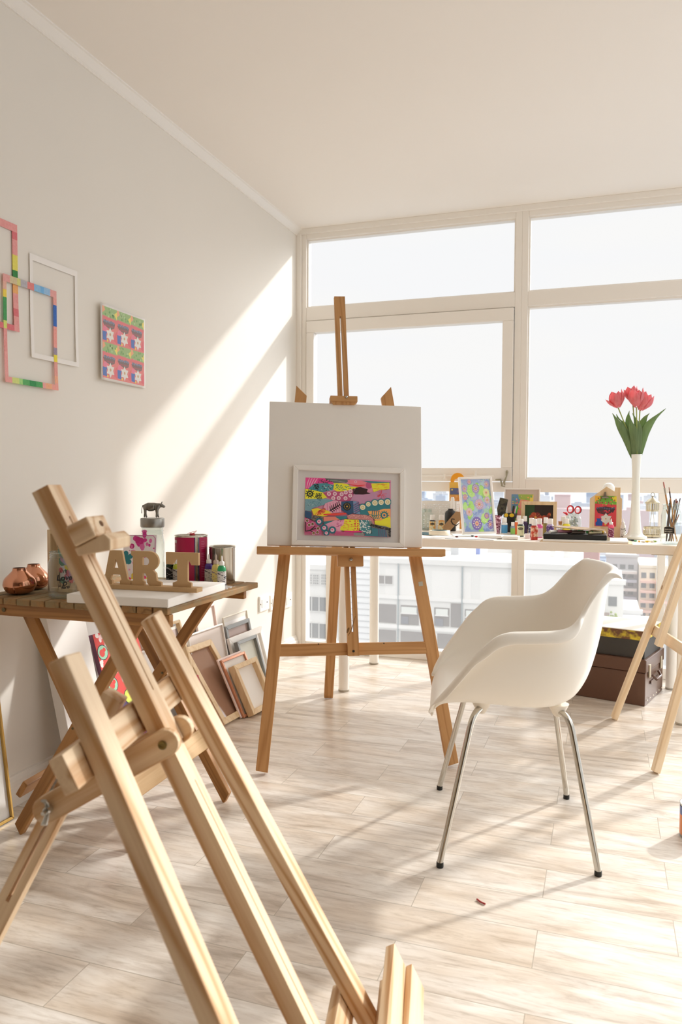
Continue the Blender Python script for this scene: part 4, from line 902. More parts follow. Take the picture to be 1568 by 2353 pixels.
build(a, 'paint_marks', vcol_mat('wet_paint', .4), ac)

# tins
TIN = mat('bright_tin', 'C8C4BA', .22, 1)
def tin(name, label, x, y, z, r_, h_, bands, group=None, wide=1.0):
    t_ = thing(name, label, 'tin', (x, y, z), group)
    build(MB().lathe([(r_*.97, 0), (r_, .003), (r_, h_-.004), (r_*1.035, h_-.002), (r_*1.035, h_), (r_*.98, h_), (r_*.96, h_-.003), (.001, h_-.003)], 40, M=T(x, y, z), cap=False), 'body', TIN, t_)
    for a0, a1, z0, z1, m_ in bands:
        n = max(3, int(abs(a1-a0)*8)); P_ = [[((r_+.0006)*math.cos(a0+(a1-a0)*k/n), (r_+.0006)*math.sin(a0+(a1-a0)*k/n), zz) for zz in (z0, z1)] for k in range(n+1)]
        build(MB().grid(P_, M=T(x, y, z)), 'label_wrap', m_, t_)
    return t_
MAG = mat('magenta_print', 'B3174F', .3); NAVY = mat('navy_print', '2E3A66', .4); WHL = mat('white_print', 'EDE6E4', .4)
cx_, cy_ = -1.290, 2.235
rt = thing('paint_tin', 'tall oval magenta and silver thinner tin with a red spout cap', 'tin', (cx_, cy_, TT))
va0 = math.atan2(-cy_, -cx_)
Mo = T(cx_, cy_, TT) @ RZ(va0+PI/2) @ Matrix.Diagonal((1, .72, 1, 1))
build(MB().lathe([(.050, 0), (.0525, .004), (.0525, .152), (.0540, .154), (.0540, .157), (.051, .157), (.050, .154), (.001, .154)], 40, M=Mo, cap=False), 'body', TIN, rt)
def oband(a0, a1, z0, z1, m_, nm='label_wrap'):
    n = 14; r_ = .0530; P_ = [[(r_*math.cos(a0+(a1-a0)*k/n), r_*math.sin(a0+(a1-a0)*k/n), zz) for zz in (z0, z1)] for k in range(n+1)]
    build(MB().grid(P_, M=Mo), nm, m_, rt)
oband(-PI*.98, -PI/2+.20, .006, .150, MAG); oband(-PI/2+.52, .25, .006, .150, MAG); oband(-PI/2+.20, -PI/2+.26, .006, .150, NAVY); oband(-PI/2+.46, -PI/2+.52, .006, .150, NAVY)
oband(-PI*.97, -PI*.84, .132, .141, WHL, 'label_strip'); oband(-PI*.97, -PI*.88, .10, .125, mat('pink_photo', 'C99A9A', .5), 'label_picture')
lines = MB()
for k in range(22):
    if k in (5, 6): continue
    a0, a1 = -PI/2+.66, -PI/2+.66+random.uniform(.24, .34); z0 = .136-k*.0055; r_ = .0533
    lines.grid([[(r_*math.cos(a0+(a1-a0)*j/4), r_*math.sin(a0+(a1-a0)*j/4), zz) for zz in (z0, z0+.0012)] for j in range(5)], M=Mo)
build(lines, 'label_text', mat('faded_print', 'D58CA4', .5), rt)
build(MB().lathe([(.009, .154), (.009, .161), (.007, .162)], 16, M=Mo @ T(.004, 0, 0)), 'cap', mat('red_cap', 'C92A38', .4), rt)
build(MB().tube([Mo @ Vector(v) for v in [(-.012, 0, .161), (.002, 0, .165), (.018, 0, .170), (.016, 0, .166), (.004, 0, .161)]], .0009, 6), 'pull_ring', MATS['red_cap'], rt)
sc2 = tin('paint_tin', 'plain silver round tin behind the small bottles at the table corner', -1.190, 2.262, TT, .042, .119, [(-PI*.97, -PI*.72, .006, .112, mat('plum_print', '8E3048', .35))])
build(MB().lathe([(.044, .1215), (.041, .121), (.038, .118)], 40, M=T(-1.190, 2.262, TT), cap=False), 'rim', TIN, sc2)

def dropper(label, x, y, z, r_, h_, liquid, lm, capm=None, group=None, cat='bottle'):
    t_ = thing('paint_bottle', label, cat, (x, y, z), group)
    build(MB().lathe([(r_*.9, 0), (r_, .002), (r_, h_*.58), (r_*.85, h_*.66), (r_*.45, h_*.70), (r_*.45, h_*.72)], 20, M=T(x, y, z)), 'bottle_body', liquid, t_)
    build(MB().lathe([(r_*.62, h_*.70), (r_*.62, h_*.80), (r_*.5, h_*.82), (r_*.22, h_*.84), (r_*.20, h_*.96), (.0012, h_)], 16, M=T(x, y, z)), 'nozzle_cap', capm or mat('white_cap', 'F2EFEA', .4), t_)
    n = 16; P_ = [[((r_+.0004)*math.cos(2*PI*k/n), (r_+.0004)*math.sin(2*PI*k/n), zz) for zz in (.004, h_*.52)] for k in range(n+1)]
    build(MB().grid(P_, M=T(x, y, z)), 'label_wrap', lm, t_)
    return t_
def labelmat(name, base, marks, scale=300):
    if name in MATS: return MATS[name]
    m = mat(name, base, .5); t = m.node_tree; b = t.nodes['Principled BSDF']; tcn = N(t, 'ShaderNodeTexCoord')
    mp_ = N(t, 'ShaderNodeMapping'); mp_.inputs['Scale'].default_value = (.35, .35, 1); nn = N(t, 'ShaderNodeTexNoise'); nn.inputs['Scale'].default_value = scale; nn.inputs['Detail'].default_value = 1
    rp_ = N(t, 'ShaderNodeValToRGB'); rp_.color_ramp.interpolation = 'CONSTANT'; e = rp_.color_ramp.elements; e[0].color = lin(marks); e[1].position = .42; e[1].color = lin(base)
    t.links.new(tcn.outputs['Object'], mp_.inputs[0]); t.links.new(mp_.outputs[0], nn.inputs['Vector']); t.links.new(nn.outputs[0], rp_.inputs[0]); t.links.new(rp_.outputs[0], b.inputs['Base Color']); return m
BG = 'small dropper bottles on the slatted table'
dropper('small purple dropper bottle in front of the magenta tin', -1.208, 2.205, TT, .0135, .099, mat('purple_ink', '4B2E86', .25), labelmat('label_purple', 'C9C6C2', '2B3046'), group=BG)
dropper('pale yellow dropper bottle with a stained cap between the purple and the green one', -1.172, 2.186, TT, .0135, .100, mat('yellow_ink', 'E4D27C', .25), labelmat('label_yellow', 'EBDD8A', '8A7A94'), mat('stained_cap', 'D9C4B4', .5, noise=.5, nscale=200), group=BG)
dropper('small green dropper bottle in front of the silver tin', -1.138, 2.160, TT, .0135, .100, mat('green_ink', '2F9C62', .25), labelmat('label_green', 'D6D3D0', '3A3C46'), group=BG)
dropper('dark green and black dropper bottle between the letters R and T', -1.352, 2.205, TT, .0135, .098, mat('dark_ink', '1E3B2E', .25), labelmat('label_black', '1C1F24', 'C9C9C9', 260), group=BG)
dropper('yellow-green dropper bottle half hidden behind the letter T', -1.318, 2.190, TT, .012, .092, mat('lime_ink', 'B8C23C', .25), labelmat('label_grey', 'C2BEB8', '5A4A44'), group=BG)
build(MB().box(-1.44, -1.30, 2.10, 2.15, TT, TT+.006).box(-1.43, -1.31, 2.102, 2.148, TT+.006, TT+.012), 'notebook', mat('black_cover', '1B1B1C', .4), label='thin black notebook lying behind the letters ART', cat='notebook')
tp_ = MB(); rnd = random.Random(8)
tp_.grid([[(-1.128+.008*i, 2.10+.010*j, TT+.003+rnd.uniform(0, .006)) for j in range(7)] for i in range(6)])
build(tp_, 'crumpled_film', glass('plastic_film', 'FFFFFF', 1.2, dust=.35), label='scrap of crumpled clear plastic film behind the corner of the flat canvas', cat='film')

# ------------------------------------------------------------------ frames leaning on the left wall
BRN = mat('hardboard_glossy', 'A07C66', .12, spec=.6); WBACK = mat('white_backing', 'EDEAE6', .6); GREYB = mat('pale_backing', 'DDD3CC', .7)
SILVER = mat('silver_grey_frame', '8F908E', .3, .3); DARKF = mat('dark_frame', '3B3B3D', .35); COPF = mat('copper_frame', 'C98C6C', .3, .4); PINKF = mat('pale_pink_frame', 'EFD9D0', .45); CREAMF = mat('cream_frame', 'F0E9D8', .4)
GF = 'frames leaning in a row against the left wall'
def leaning(label, y0, wd, Hh, lean, xb, bar, dep, fm_, yaw=85, name='leaning_picture', cat='frame', zb=0, **k):
    yw = R(yaw); d = Vector((math.cos(yw), math.sin(yw), 0)); n = Vector((d.y, -d.x, 0))
    v = -n*math.sin(lean)+Vector((0, 0, 1))*math.cos(lean); wv = d.cross(v)
    base = Vector((xb, y0, zb + dep*math.sin(lean)*0+.0015))
    base = base - wv*dep    # front bottom edge given; back edge touches the floor lower
    base.z = .001 if wv.z*dep <= 0 else .001
    M = axes(base, d, v, wv)
    return picture(name, label, cat, M, wd, Hh, bar, dep, fm_, group=GF, **k)
leaning('small raw pine stretcher frame seen from behind, frontmost at the right end', 3.010, .199, .231, .461, -1.430, .022, .034, FRP, 85.3, back=CANV)
leaning('thin copper-coloured frame sandwiched behind the small raw pine stretcher', 2.992, .205, .267, .456, -1.467, .012, .011, COPF, 86, back=WBACK)
leaning('pale pink-edged frame right behind the copper one', 2.985, .205, .272, .46, -1.4795, .010, .009, PINKF, 86, back=WBACK)
leaning('large light pine frame with dark glossy glass in the middle of the row', 2.859, .218, .367, .596, -1.494, .027, .020, FRP, 85.8, back=BRN)
leaning('white backing board with small metal clips behind the large pine frame', 2.925, .300, .366, .19, -1.636, .006, .012, WBACK, 88, back=GREYB)
for s in [(.10, .345), (.20, .347), (.12, .22), (.28, .30)]:
    pass
leaning('silver-grey frame with a dark inner edge leaning below the sockets', 3.292, .202, .268, .30, -1.575, .016, .022, SILVER, 88, back=mat('greenish_glass', 'C9C9BC', .15))
leaning('wide white moulded frame behind the larger silver-grey frame', 3.292, .345, .282, .28, -1.620, .030, .016, FRW, 88, back=WBACK)
leaning('dark grey frame rising behind the wide white frame', 3.315, .255, .332, .22, -1.655, .020, .016, SILVER, 89, back=mat('mauve_glass', 'B9A49C', .15))
leaning('cream thin frame, rearmost and topmost at the right end of the row', 3.372, .268, .362, .17, -1.708, .005, .010, CREAMF, 90, back=WBACK)
leaning('pale pink backed frame standing tallest behind the white backing board', 3.085, .185, .448, .16, -1.690, .008, .012, PINKF, 90, back=mat('pinkish_board', 'E9DDD6', .7))
leaning('long grey frame under the table top, partly hidden by the crossed table legs', 2.70, .262, .424, .16, -1.700, .018, .014, SILVER, 90, back=mat('mauve_glass', 'B9A49C', .15))
leaning('black-edged grey frame behind the easel masts', 2.575, .165, .442, .20, -1.660, .018, .018, DARKF, 90, back=BRN)
leaning('white frame wrapped in plastic with black corner, below the black-edged frame', 2.575, .20, .370, .26, -1.620, .008, .016, FRW, 90, back=WBACK)
leaning('white board in clear plastic between the crossed leg and the large pine frame', 2.80, .13, .360, .24, -1.640, .008, .012, FRW, 90, back=WBACK)
leaning('narrow raw wood stretcher seen edge on beside the table leg', 2.648, .10, .48, .31, -1.505, .012, .020, FRP, 86, back=False)
leaning('crimson painted canvas leaning behind the raw wood stretcher', 2.700, .12, .23, .32, -1.535, .014, .014, mat('crimson_card', 'B5283E', .5), 86, back=mat('crimson_card', 'B5283E', .5))
leaning('charcoal board between the two crimson edges', 2.690, .12, .21, .30, -1.560, .014, .010, mat('charcoal_card', '4A4642', .6), 86, back=mat('charcoal_card', '4A4642', .6))
def bold_art(a, M_, W_, H_):
    rnd = random.Random(9); a.face([(0, 0), (W_, 0), (W_, H_), (0, H_)], 0, 'D8443C', M_); a.face([(0, 0), (W_, 0), (W_, H_*.42), (0, H_*.5)], 1e-5, '4E3560', M_)
    for k in range(60): a.disc(rnd.random()*W_, H_*(.45+rnd.random()*.55), rnd.uniform(.004, .010), 2e-5+k*4e-6, rnd.choice(['F4C9C9', 'E86A5C', 'C22E34', 'F2E6E2']), M_, n=8, ry=rnd.uniform(.008, .016))
    for x, y in [(.16, .62), (.45, .50), (.7, .72), (.35, .30), (.75, .35), (.12, .86), (.55, .15), (.85, .55)]:
        x, y = x*W_, y*H_
        a.disc(x, y, .028, 4e-4, '26202C', M_); a.disc(x, y, .025, 4.2e-4, rnd.choice(['9CCFB0', '8FC0D8', 'C8D858']), M_); a.disc(x-.004, y-.002, .014, 4.4e-4, rnd.choice(['E6E25A', 'D8443C']), M_); a.disc(x+.010, y+.008, .008, 4.6e-4, 'D8382E', M_)
    for k in range(26):
        x, y = rnd.random()*W_, rnd.random()*H_*.42
        c = rnd.choice(['E85A8C', 'C8DC5A', 'F0EDE6', '8FC04E']); 
        for j in range(8): a.stroke([(x, y), (x+.014*math.cos(j*.785), y+.014*math.sin(j*.785))], .002, 5e-4+k*2e-6, c, M_)
lean_ = .30; d = Vector((.05, .9987, 0)).normalized(); n_ = Vector((d.y, -d.x, 0)); v_ = -n_*math.sin(lean_)+Vector((0, 0, 1))*math.cos(lean_); w_ = d.cross(v_)
Mb = axes(Vector((-1.560, 2.262, .012)), d, v_, w_)
pt = thing('leaning_painting', 'red and purple painting with round motifs leaning on the wall under the slatted table', 'painting', M=Mb)
build(MB().box(0, .24, 0, .50, -.018, 0, M=Mb), 'canvas', mat('mauve_canvas_edge', '7E5468', .7), pt, bevel=.001)
a = MB(); bold_art(a, Mb @ T(.001, .001, .0004), .238, .498); build(a, 'painted_face', vcol_mat('print_paint', .6), pt)
Mb2 = axes(Vector((-1.600, 2.06, .012)), (0, 1, 0), (-.22, 0, .975), (.975, 0, .22))
build(MB().box(0, .19, 0, .60, -.038, 0), 'stretched_canvas', CANV, None, Mb2, bevel=.002, label='large white blank canvas leaning on the wall under the table, left of the red painting', cat='canvas')
# gilt frame at the left edge
Mg = axes(Vector((-1.702, 1.54, .001)), (0, 1, 0), (-.13, 0, .9915), (.9915, 0, .13))
picture('gilt_picture', 'thin gold frame leaning on the wall at the left edge of the photo', 'frame', Mg, .325, .46, .009, .010, mat('gilt', 'C9A45C', .3, .8), back=mat('white_mat', 'EFEDE8', .5))

# ------------------------------------------------------------------ on the desk
CAP = mat('white_cap', 'F2EFEA', .4)
def craft_bottle(label, x, y, r_, h_, body, lm, lab=(.06, .62), group='craft paint bottles on the desk', logo=False):
    t_ = thing('paint_bottle', label, 'bottle', (x, y, DT), group)
    build(MB().lathe([(r_*.94, 0), (r_, .002), (r_, h_*.62), (r_*.92, h_*.67), (r_*.60, h_*.69), (r_*.6, h_*.71)], 24, M=T(x, y, DT)), 'bottle_body', body, t_)
    build(MB().lathe([(r_*.76, h_*.70), (r_*.78, h_*.71), (r_*.74, h_*.985), (r_*.70, h_)], 20, M=T(x, y, DT)), 'cap', CAP, t_)
    n = 18; P_ = [[((r_+.0004)*math.cos(2*PI*k/n), (r_+.0004)*math.sin(2*PI*k/n), zz) for zz in (h_*lab[0], h_*lab[1])] for k in range(n+1)]
    build(MB().grid(P_, M=T(x, y, DT)), 'label_wrap', lm, t_)
    if logo:
        mb = MB(); a_ = Vector((-x, -y, 0)).normalized(); s_ = Vector((-a_.y, a_.x, 0)); M_ = axes(Vector((x, y, DT+h_*.46))+a_*(r_+.0008), -s_ if s_.x < 0 else s_, (0, 0, 1), a_)
        mb.disc(0, 0, r_*.72, 0, None, M_, ry=r_*.36, n=16); build(mb, 'label_logo', mat('logo_black', '33302C', .6), t_)
        text_mesh('decor', r_*.42, mat('logo_cream', 'D8C8A4', .6), t_, M_ @ T(0, -r_*.12, .0003), 'label_text')
    return t_
CL = lambda n, c: mat('paint_'+n, c, .3)
def mottled(name, a_, b_, sc_2=90):
    if name in MATS: return MATS[name]
    m = mat(name, a_, .5); t = m.node_tree; b = t.nodes['Principled BSDF']; tcn = N(t, 'ShaderNodeTexCoord'); nn = N(t, 'ShaderNodeTexNoise'); nn.inputs['Scale'].default_value = sc_2; nn.inputs['Detail'].default_value = 2
    rp_ = N(t, 'ShaderNodeValToRGB'); e = rp_.color_ramp.elements; e[0].position = .42; e[0].color = lin(a_); e[1].position = .58; e[1].color = lin(b_)
    t.links.new(tcn.outputs['Object'], nn.inputs['Vector']); t.links.new(nn.outputs[0], rp_.inputs[0]); t.links.new(rp_.outputs[0], b.inputs['Base Color']); return m
LB = mottled('label_marble_warm', 'E8B25A', 'DCE0C4'); LG = mottled('label_marble_green', 'C9CF9C', 'D8D4B0'); LR = mottled('label_red_drip', 'C8452C', 'EBC9A8', 60)
craft_bottle('dark-topped bottle with a marbled label, left of two at the far left of the desk', -.868, 4.02, .0165, .087, CL('navy', '1E2638'), LB, logo=True)
craft_bottle('orange-topped bottle with a marbled label, right of two at the far left of the desk', -.820, 4.02, .0165, .087, CL('ochre', 'D8922E'), LB, logo=True)
craft_bottle('clear bottle with a blue label beside the patterned cup', -.487, 3.985, .0155, .082, mat('clear_plastic', 'E9ECEE', .2), CL('blue_label', '4E9AD0'), (.05, .55))
craft_bottle('little bottle with a green label left of the orange marker', -.441, 3.95, .0110, .062, CL('grey_blue', '8FA0AC'), CL('green_label', '8FC25A'), (.04, .5))
craft_bottle('dark green bottle with a marbled oval-logo label, in the middle of the bottle cluster', -.388, 3.812, .0165, .085, CL('forest', '20402E'), LG, logo=True)
craft_bottle('white-capped bottle half hidden behind the orange marker', -.420, 4.03, .0150, .092, CL('cream', 'E4DED0'), CL('cream2', 'E9E4DA'))
craft_bottle('dark violet bottle behind the green-labelled one', -.390, 4.03, .0145, .090, CL('violet', '3A2450'), CL('violet2', '34204A'))
craft_bottle('red bottle with a dripping red label at the front edge of the desk', -.307, 3.615, .0160, .096, CL('red', 'C0392B'), LR, (.16, .62))
craft_bottle('navy-labelled bottle just behind the red one', -.335, 3.79, .0150, .092, CL('navy2', '2C2E54'), labelmat('label_navy', '3A3C60', 'D8D8E0'))
craft_bottle('pink-ringed pale bottle right of the red one', -.295, 3.760, .0145, .092, CL('pinkring', 'E0609C'), CL('blush', 'D9C4CC'), (.05, .50))
craft_bottle('olive bottle between the pink-ringed and the purple one', -.275, 3.87, .0135, .092, CL('olive', '8A7A34'), CL('olive2', '8F7E3E'))
craft_bottle('purple bottle with an indigo label at the right end of the cluster', -.250, 3.815, .0170, .089, CL('lilac', 'B7A4CC'), labelmat('label_indigo', '4E3474', 'C9B4D8', 200), (.30, .62))
craft_bottle('yellow bottle with a big white cap behind the black paint box', -.183, 3.98, .0175, .084, CL('yellow', 'EFE22E'), CL('yellow2', 'EDE040'))
craft_bottle('white bottle with a ribbed cap behind the yellow one', -.201, 4.06, .0160, .090, CL('offwhite', 'EFEADF'), CL('offwhite2', 'EDE9DE'))
PBG = 'dropper bottles beside the house-shaped clipboard'
for (x, y, h_, r_, a_, b_, lbl) in [(.026, 3.86, .093, .0135, mat('pink_ink', 'F2607E', .25), labelmat('label_wine', '7E2A4E', 'E9C9D4'), 'bright pink dropper bottle in front of the house-shaped clipboard'),
                                 (.080, 3.90, .092, .0125, mat('white_ink', 'ECE8E2', .3), labelmat('label_white', 'E9E6E0', '2E2E2E', 220), 'white dropper bottle with a black-ruled label beside the tall vase')]:
    dropper(lbl, x, y, DT, r_, h_, a_, b_, group=PBG)

jar('glass_jar', 'empty clear glass jar at the left end of the desk, beside the white canvas', -.925, 4.12, DT, .036, .115, .030)
# perforated metal basket
bk = thing('mesh_basket', 'white perforated metal basket at the back left of the desk', 'basket', (-.86, 4.20, DT))
bm_ = mat('white_metal', 'EFEBE4', .4); x0, x1, y0, y1, z0, z1 = -.955, -.765, 4.15, 4.25, DT, DT+.155
f = MB(); f.box(x0, x1, y0, y1, z0, z0+.002)
def perf(mb, M_, wd, ht):
    mb.box(0, wd, 0, .006, 0, .0012, M=M_).box(0, wd, ht-.012, ht, 0, .0012, M=M_).box(0, .006, .006, ht-.012, 0, .0012, M=M_).box(wd-.006, wd, .006, ht-.012, 0, .0012, M=M_)
    nx = int((wd-.012)/.0105); ny = int((ht-.018)/.0105); dx = (wd-.012)/nx; dy = (ht-.018)/ny
    for i in range(nx):
        for j in range(ny):
            a_, b_ = .006+i*dx, .006+j*dy; up = (i+j) % 2; c_ = [(a_, b_), (a_+dx, b_), (a_+dx, b_+dy), (a_, b_+dy)]
            m_ = (a_+dx/2, b_+dy/2); t_ = [(m_[0]-dx*.32, m_[1]-dy*.30), (m_[0]+dx*.32, m_[1]-dy*.30), (m_[0], m_[1]+dy*.34)] if up else [(m_[0]-dx*.32, m_[1]+dy*.30), (m_[0], m_[1]-dy*.34), (m_[0]+dx*.32, m_[1]+dy*.30)]
            vs = [(x, y, .0006) for x, y in c_+t_]
            fs = [(0, 1, 5, 4), (1, 2, 6, 5), (2, 3, 6), (3, 0, 4, 6)] if up else [(0, 1, 5), (1, 2, 6, 5), (2, 3, 4, 6), (3, 0, 5, 4)]
            mb.add(vs, fs, M=M_)
perf(f, axes((x0, y0, z0), (1, 0, 0), (0, 0, 1), (0, -1, 0)), x1-x0, z1-z0); perf(f, axes((x0, y1, z0), (1, 0, 0), (0, 0, 1), (0, -1, 0)), x1-x0, z1-z0)
perf(f, axes((x0, y0, z0), (0, 1, 0), (0, 0, 1), (1, 0, 0)), y1-y0, z1-z0); perf(f, axes((x1, y0, z0), (0, 1, 0), (0, 0, 1), (1, 0, 0)), y1-y0, z1-z0)
build(f, 'perforated_body', bm_, bk)
build(MB().tube([(x0, y0, z1), (x1, y0, z1), (x1, y1, z1), (x0, y1, z1), (x0, y0, z1)], .002, 8), 'rim_wire', bm_, bk)
# orange packet standing in the basket against the window
pk = thing('orange_packet', 'orange and yellow packet with a rounded orange hanger and blue band, behind the mesh basket', 'packet', (-.783, 4.262, DT))
ORG = mat('orange_plastic', 'F2A21C', .4)
build(MB().box(-.828, -.738, 4.272, 4.280, DT, 1.029), 'packet_body', mat('packet_yellow', 'EDBB4E', .45), pk, bevel=.001)
build(MB().box(-.824, -.742, 4.2695, 4.272, DT+.01, .956), 'packet_picture', mottled('packet_orange', 'E59A4A', 'F2B878', 40), pk)
build(MB().box(-.8235, -.7425, 4.2690, 4.2720, .960, .996), 'packet_band', mat('packet_blue', '5E6690', .5), pk)
build(MB().prism([(.038, 0), (.040, .012)]+[(.037*math.cos(a_*PI/12)*(1), .018+.034*math.sin(a_*PI/12)) for a_ in range(1, 12)]+[(-.040, .012), (-.038, 0), (-.020, 0), (-.016, .014), (0, .022), (.016, .014), (.020, 0)], 0, .003, M=axes((-.783, 4.278, 1.0285), (1, 0, 0), (0, 0, 1), (0, -1, 0))), 'hanger', ORG, pk)
build(MB().disc(0, 0, .0045, 0, None, axes((-.812, 4.2685, .986), (1, 0, 0), (0, 0, 1), (0, -1, 0))), 'sun_mark', mat('mark_yellow', 'F0D24A', .5), pk)
text_mesh('Gela', .015, mat('packet_pink', 'C47C88', .5), pk, axes((-.770, 4.2685, .972), (1, 0, 0), (0, 0, 1), (0, -1, 0)), 'lettering')
# black bottle with pale pump top
bb_ = thing('ink_bottle', 'black bottle with a tall white top behind the kraft paper tag', 'bottle', (-.79, 4.10, DT))
build(MB().lathe([(.028, 0), (.030, .003), (.030, .095), (.026, .105), (.014, .112), (.014, .120)], 24, M=T(-.785, 4.09, DT)), 'bottle_body', mat('black_plastic', '23211F', .35), bb_)
build(MB().lathe([(.013, .120), (.011, .125), (.010, .172), (.006, .182)], 18, M=T(-.775, 4.09, DT)), 'nozzle_cap', CAP, bb_)
# tape roll
tpx = thing('tape_roll', 'cream masking tape roll lying on papers at the left of the desk', 'tape', (-.768, 3.72, DT+.006))
build(MB().lathe([(.052, .006), (.052, .026), (.038, .026), (.038, .006), (.052, .006)], 40, M=T(-.768, 3.72, DT), cap=False), 'roll', mat('masking_tape', 'EFE4CC', .6), tpx)
build(MB().lathe([(.0378, .006), (.0378, .0275), (.0355, .0275), (.0355, .006), (.0378, .006)], 40, M=T(-.768, 3.72, DT), cap=False), 'core', mat('tape_core', '4E6E74', .6), tpx)
# kraft tag
KR = mat('kraft_card', 'A98660', .8, noise=.05, nscale=100)
Mt_ = axes((-.792, 3.93, DT+.002), (.97, .24, 0), Vector((-.05, .30, .95)).normalized(), (.2, -.9, .3))
kt = thing('kraft_tag', 'brown kraft card tag with a black painted curl leaning beside the white framed artwork', 'card', M=Mt_)
build(MB().prism([(0, 0), (.028, 0), (.095, .075), (.095, .108), (.066, .112), (0.002, .035)], 0, .0015, M=Mt_), 'card', KR, kt)
build(MB().stroke([(.060, .070), (.045, .072), (.042, .060), (.050, .045), (.066, .036), (.082, .048)], .006, .002, None, Mt_), 'painted_curl', mat('black_paint', '1C1816', .5), kt)

# white framed blue-green art, leaning back
def bloom_art(a, M_, W_, H_):
    rnd = random.Random(21); a.face([(0, 0), (W_, 0), (W_, H_), (0, H_)], 0, 'A9BEE4', M_)
    k_ = 0
    def d(x, y, r_, c, ry=None, n=10):
        nonlocal k_; k_ += 1; r_x = min(r_, x, W_-x); r_y = min(ry or r_, y, H_-y)
        if r_x > .0004 and r_y > .0004: a.disc(x, y, r_x, k_*3e-6, c, M_, n=n, ry=r_y)
    for k in range(120): d(rnd.random()*W_, rnd.random()*H_, rnd.uniform(.006, .016), rnd.choice(['B4C8EC', '9FB4E2', 'BCD8E4', '8EA8DC', 'C4C4EA', 'B0D8C8']), rnd.uniform(.008, .02), 7)
    for x, y, r_ in [(.35, .78, .022), (.72, .78, .018), (.15, .72, .012), (.88, .66, .02), (.08, .48, .012), (.75, .22, .02), (.3, .5, .014), (.92, .40, .01), (.5, .86, .012), (.6, .04, .014), (.25, .30, .012)]:
        for j in range(4): d(x*W_+rnd.uniform(-.01, .01), y*H_+rnd.uniform(-.012, .012), r_*.8, rnd.choice(['B9EE88', 'C8F09A', 'A8E078']), r_*1.2, 8)
    for x, y, r_, c in [(.50, .82, .019, 'B0A0CC'), (.12, .82, .014, 'BCA8D0'), (.12, .66, .012, 'D0A0B8'), (.88, .90, .013, 'C4AFCF'), (.58, .52, .021, 'D2B4CC'), (.22, .38, .016, 'E2C4CC'), (.45, .16, .026, '8878C0'), (.90, .14, .018, '8A74BC'), (.80, .30, .012, 'A884B0'), (.30, .95, .011, 'C9A8C8'), (.86, .60, .014, 'D4BCD2'), (.85, .74, .016, 'E9EEA8')]:
        X_, Y_ = x*W_, y*H_
        d(X_, Y_, r_, c, r_*1.3, 14)
        for j in range(10): d(X_+r_*.62*math.cos(j*.628), Y_+r_*.8*math.sin(j*.628), r_*.13, 'E9D4DC', None, 6)
        d(X_, Y_, r_*.38, 'E8C49C' if j % 2 else 'F0D88A', r_*.5); d(X_, Y_, r_*.18, 'D87888')
    for k in range(60): d(rnd.random()*W_, rnd.random()*H_, .0022, rnd.choice(['F2EEA0', 'F4F2E8', 'D8F0C0']), None, 6)
Mw = axes((-.668, 3.700, DT+.009), Vector((.955, .295, 0)).normalized(), Vector((-.082, .265, .955)).normalized(), (0, 0, 1))
xv = Vector((.90, .42, 0)).normalized(); n0 = Vector((xv.y, -xv.x, 0)); ln_ = .26; yv = -n0*math.sin(ln_)+Vector((0, 0, 1))*math.cos(ln_); yv = (yv - xv*.02).normalized(); xv = (xv-yv*xv.dot(yv)).normalized()
Mw = axes((-.655, 3.710, DT+.008), xv, yv, xv.cross(yv))
picture('framed_picture', 'white framed print of pale blue, green and lilac blooms leaning back on the desk', 'picture', Mw, .168, .285, .0105, .016, FRW, art=bloom_art, artm=vcol_mat('bloom_paint', .35, .15))
# cup with wide brush
cp = thing('patterned_cup', 'pink and maroon patterned tumbler holding a wide black brush', 'cup', (-.53, 4.0, DT))
build(MB().lathe([(.018, 0), (.019, .002), (.0265, .092), (.0250, .092), (.018, .006), (.001, .005)], 28, M=T(-.53, 4.0, DT), cap=False), 'tumbler', mottled('cup_splatter', '7A2040', 'E4B4C4', 110), cp)
wb = thing('wide_brush', 'wide black foam brush standing in the patterned tumbler', 'brush', (-.53, 4.0, DT+.01))
Mb_ = axes((-.531, 4.0, DT+.012), (.97, 0, -.22), Vector((.22, .02, .975)).normalized(), (0, -1, 0))
build(MB().box(-.0035, .0035, 0, .085, -.003, .003, M=Mb_), 'handle', mat('brush_handle', '5A4A38', .5), wb)
build(MB().prism([(-.010, .080), (.010, .080), (.024, .112), (.022, .172), (-.020, .172), (-.022, .112)], -.007, .007, M=Mb_), 'head', mottled('black_bristles', '1B1916', '45402E', 70), wb, bevel=.002)
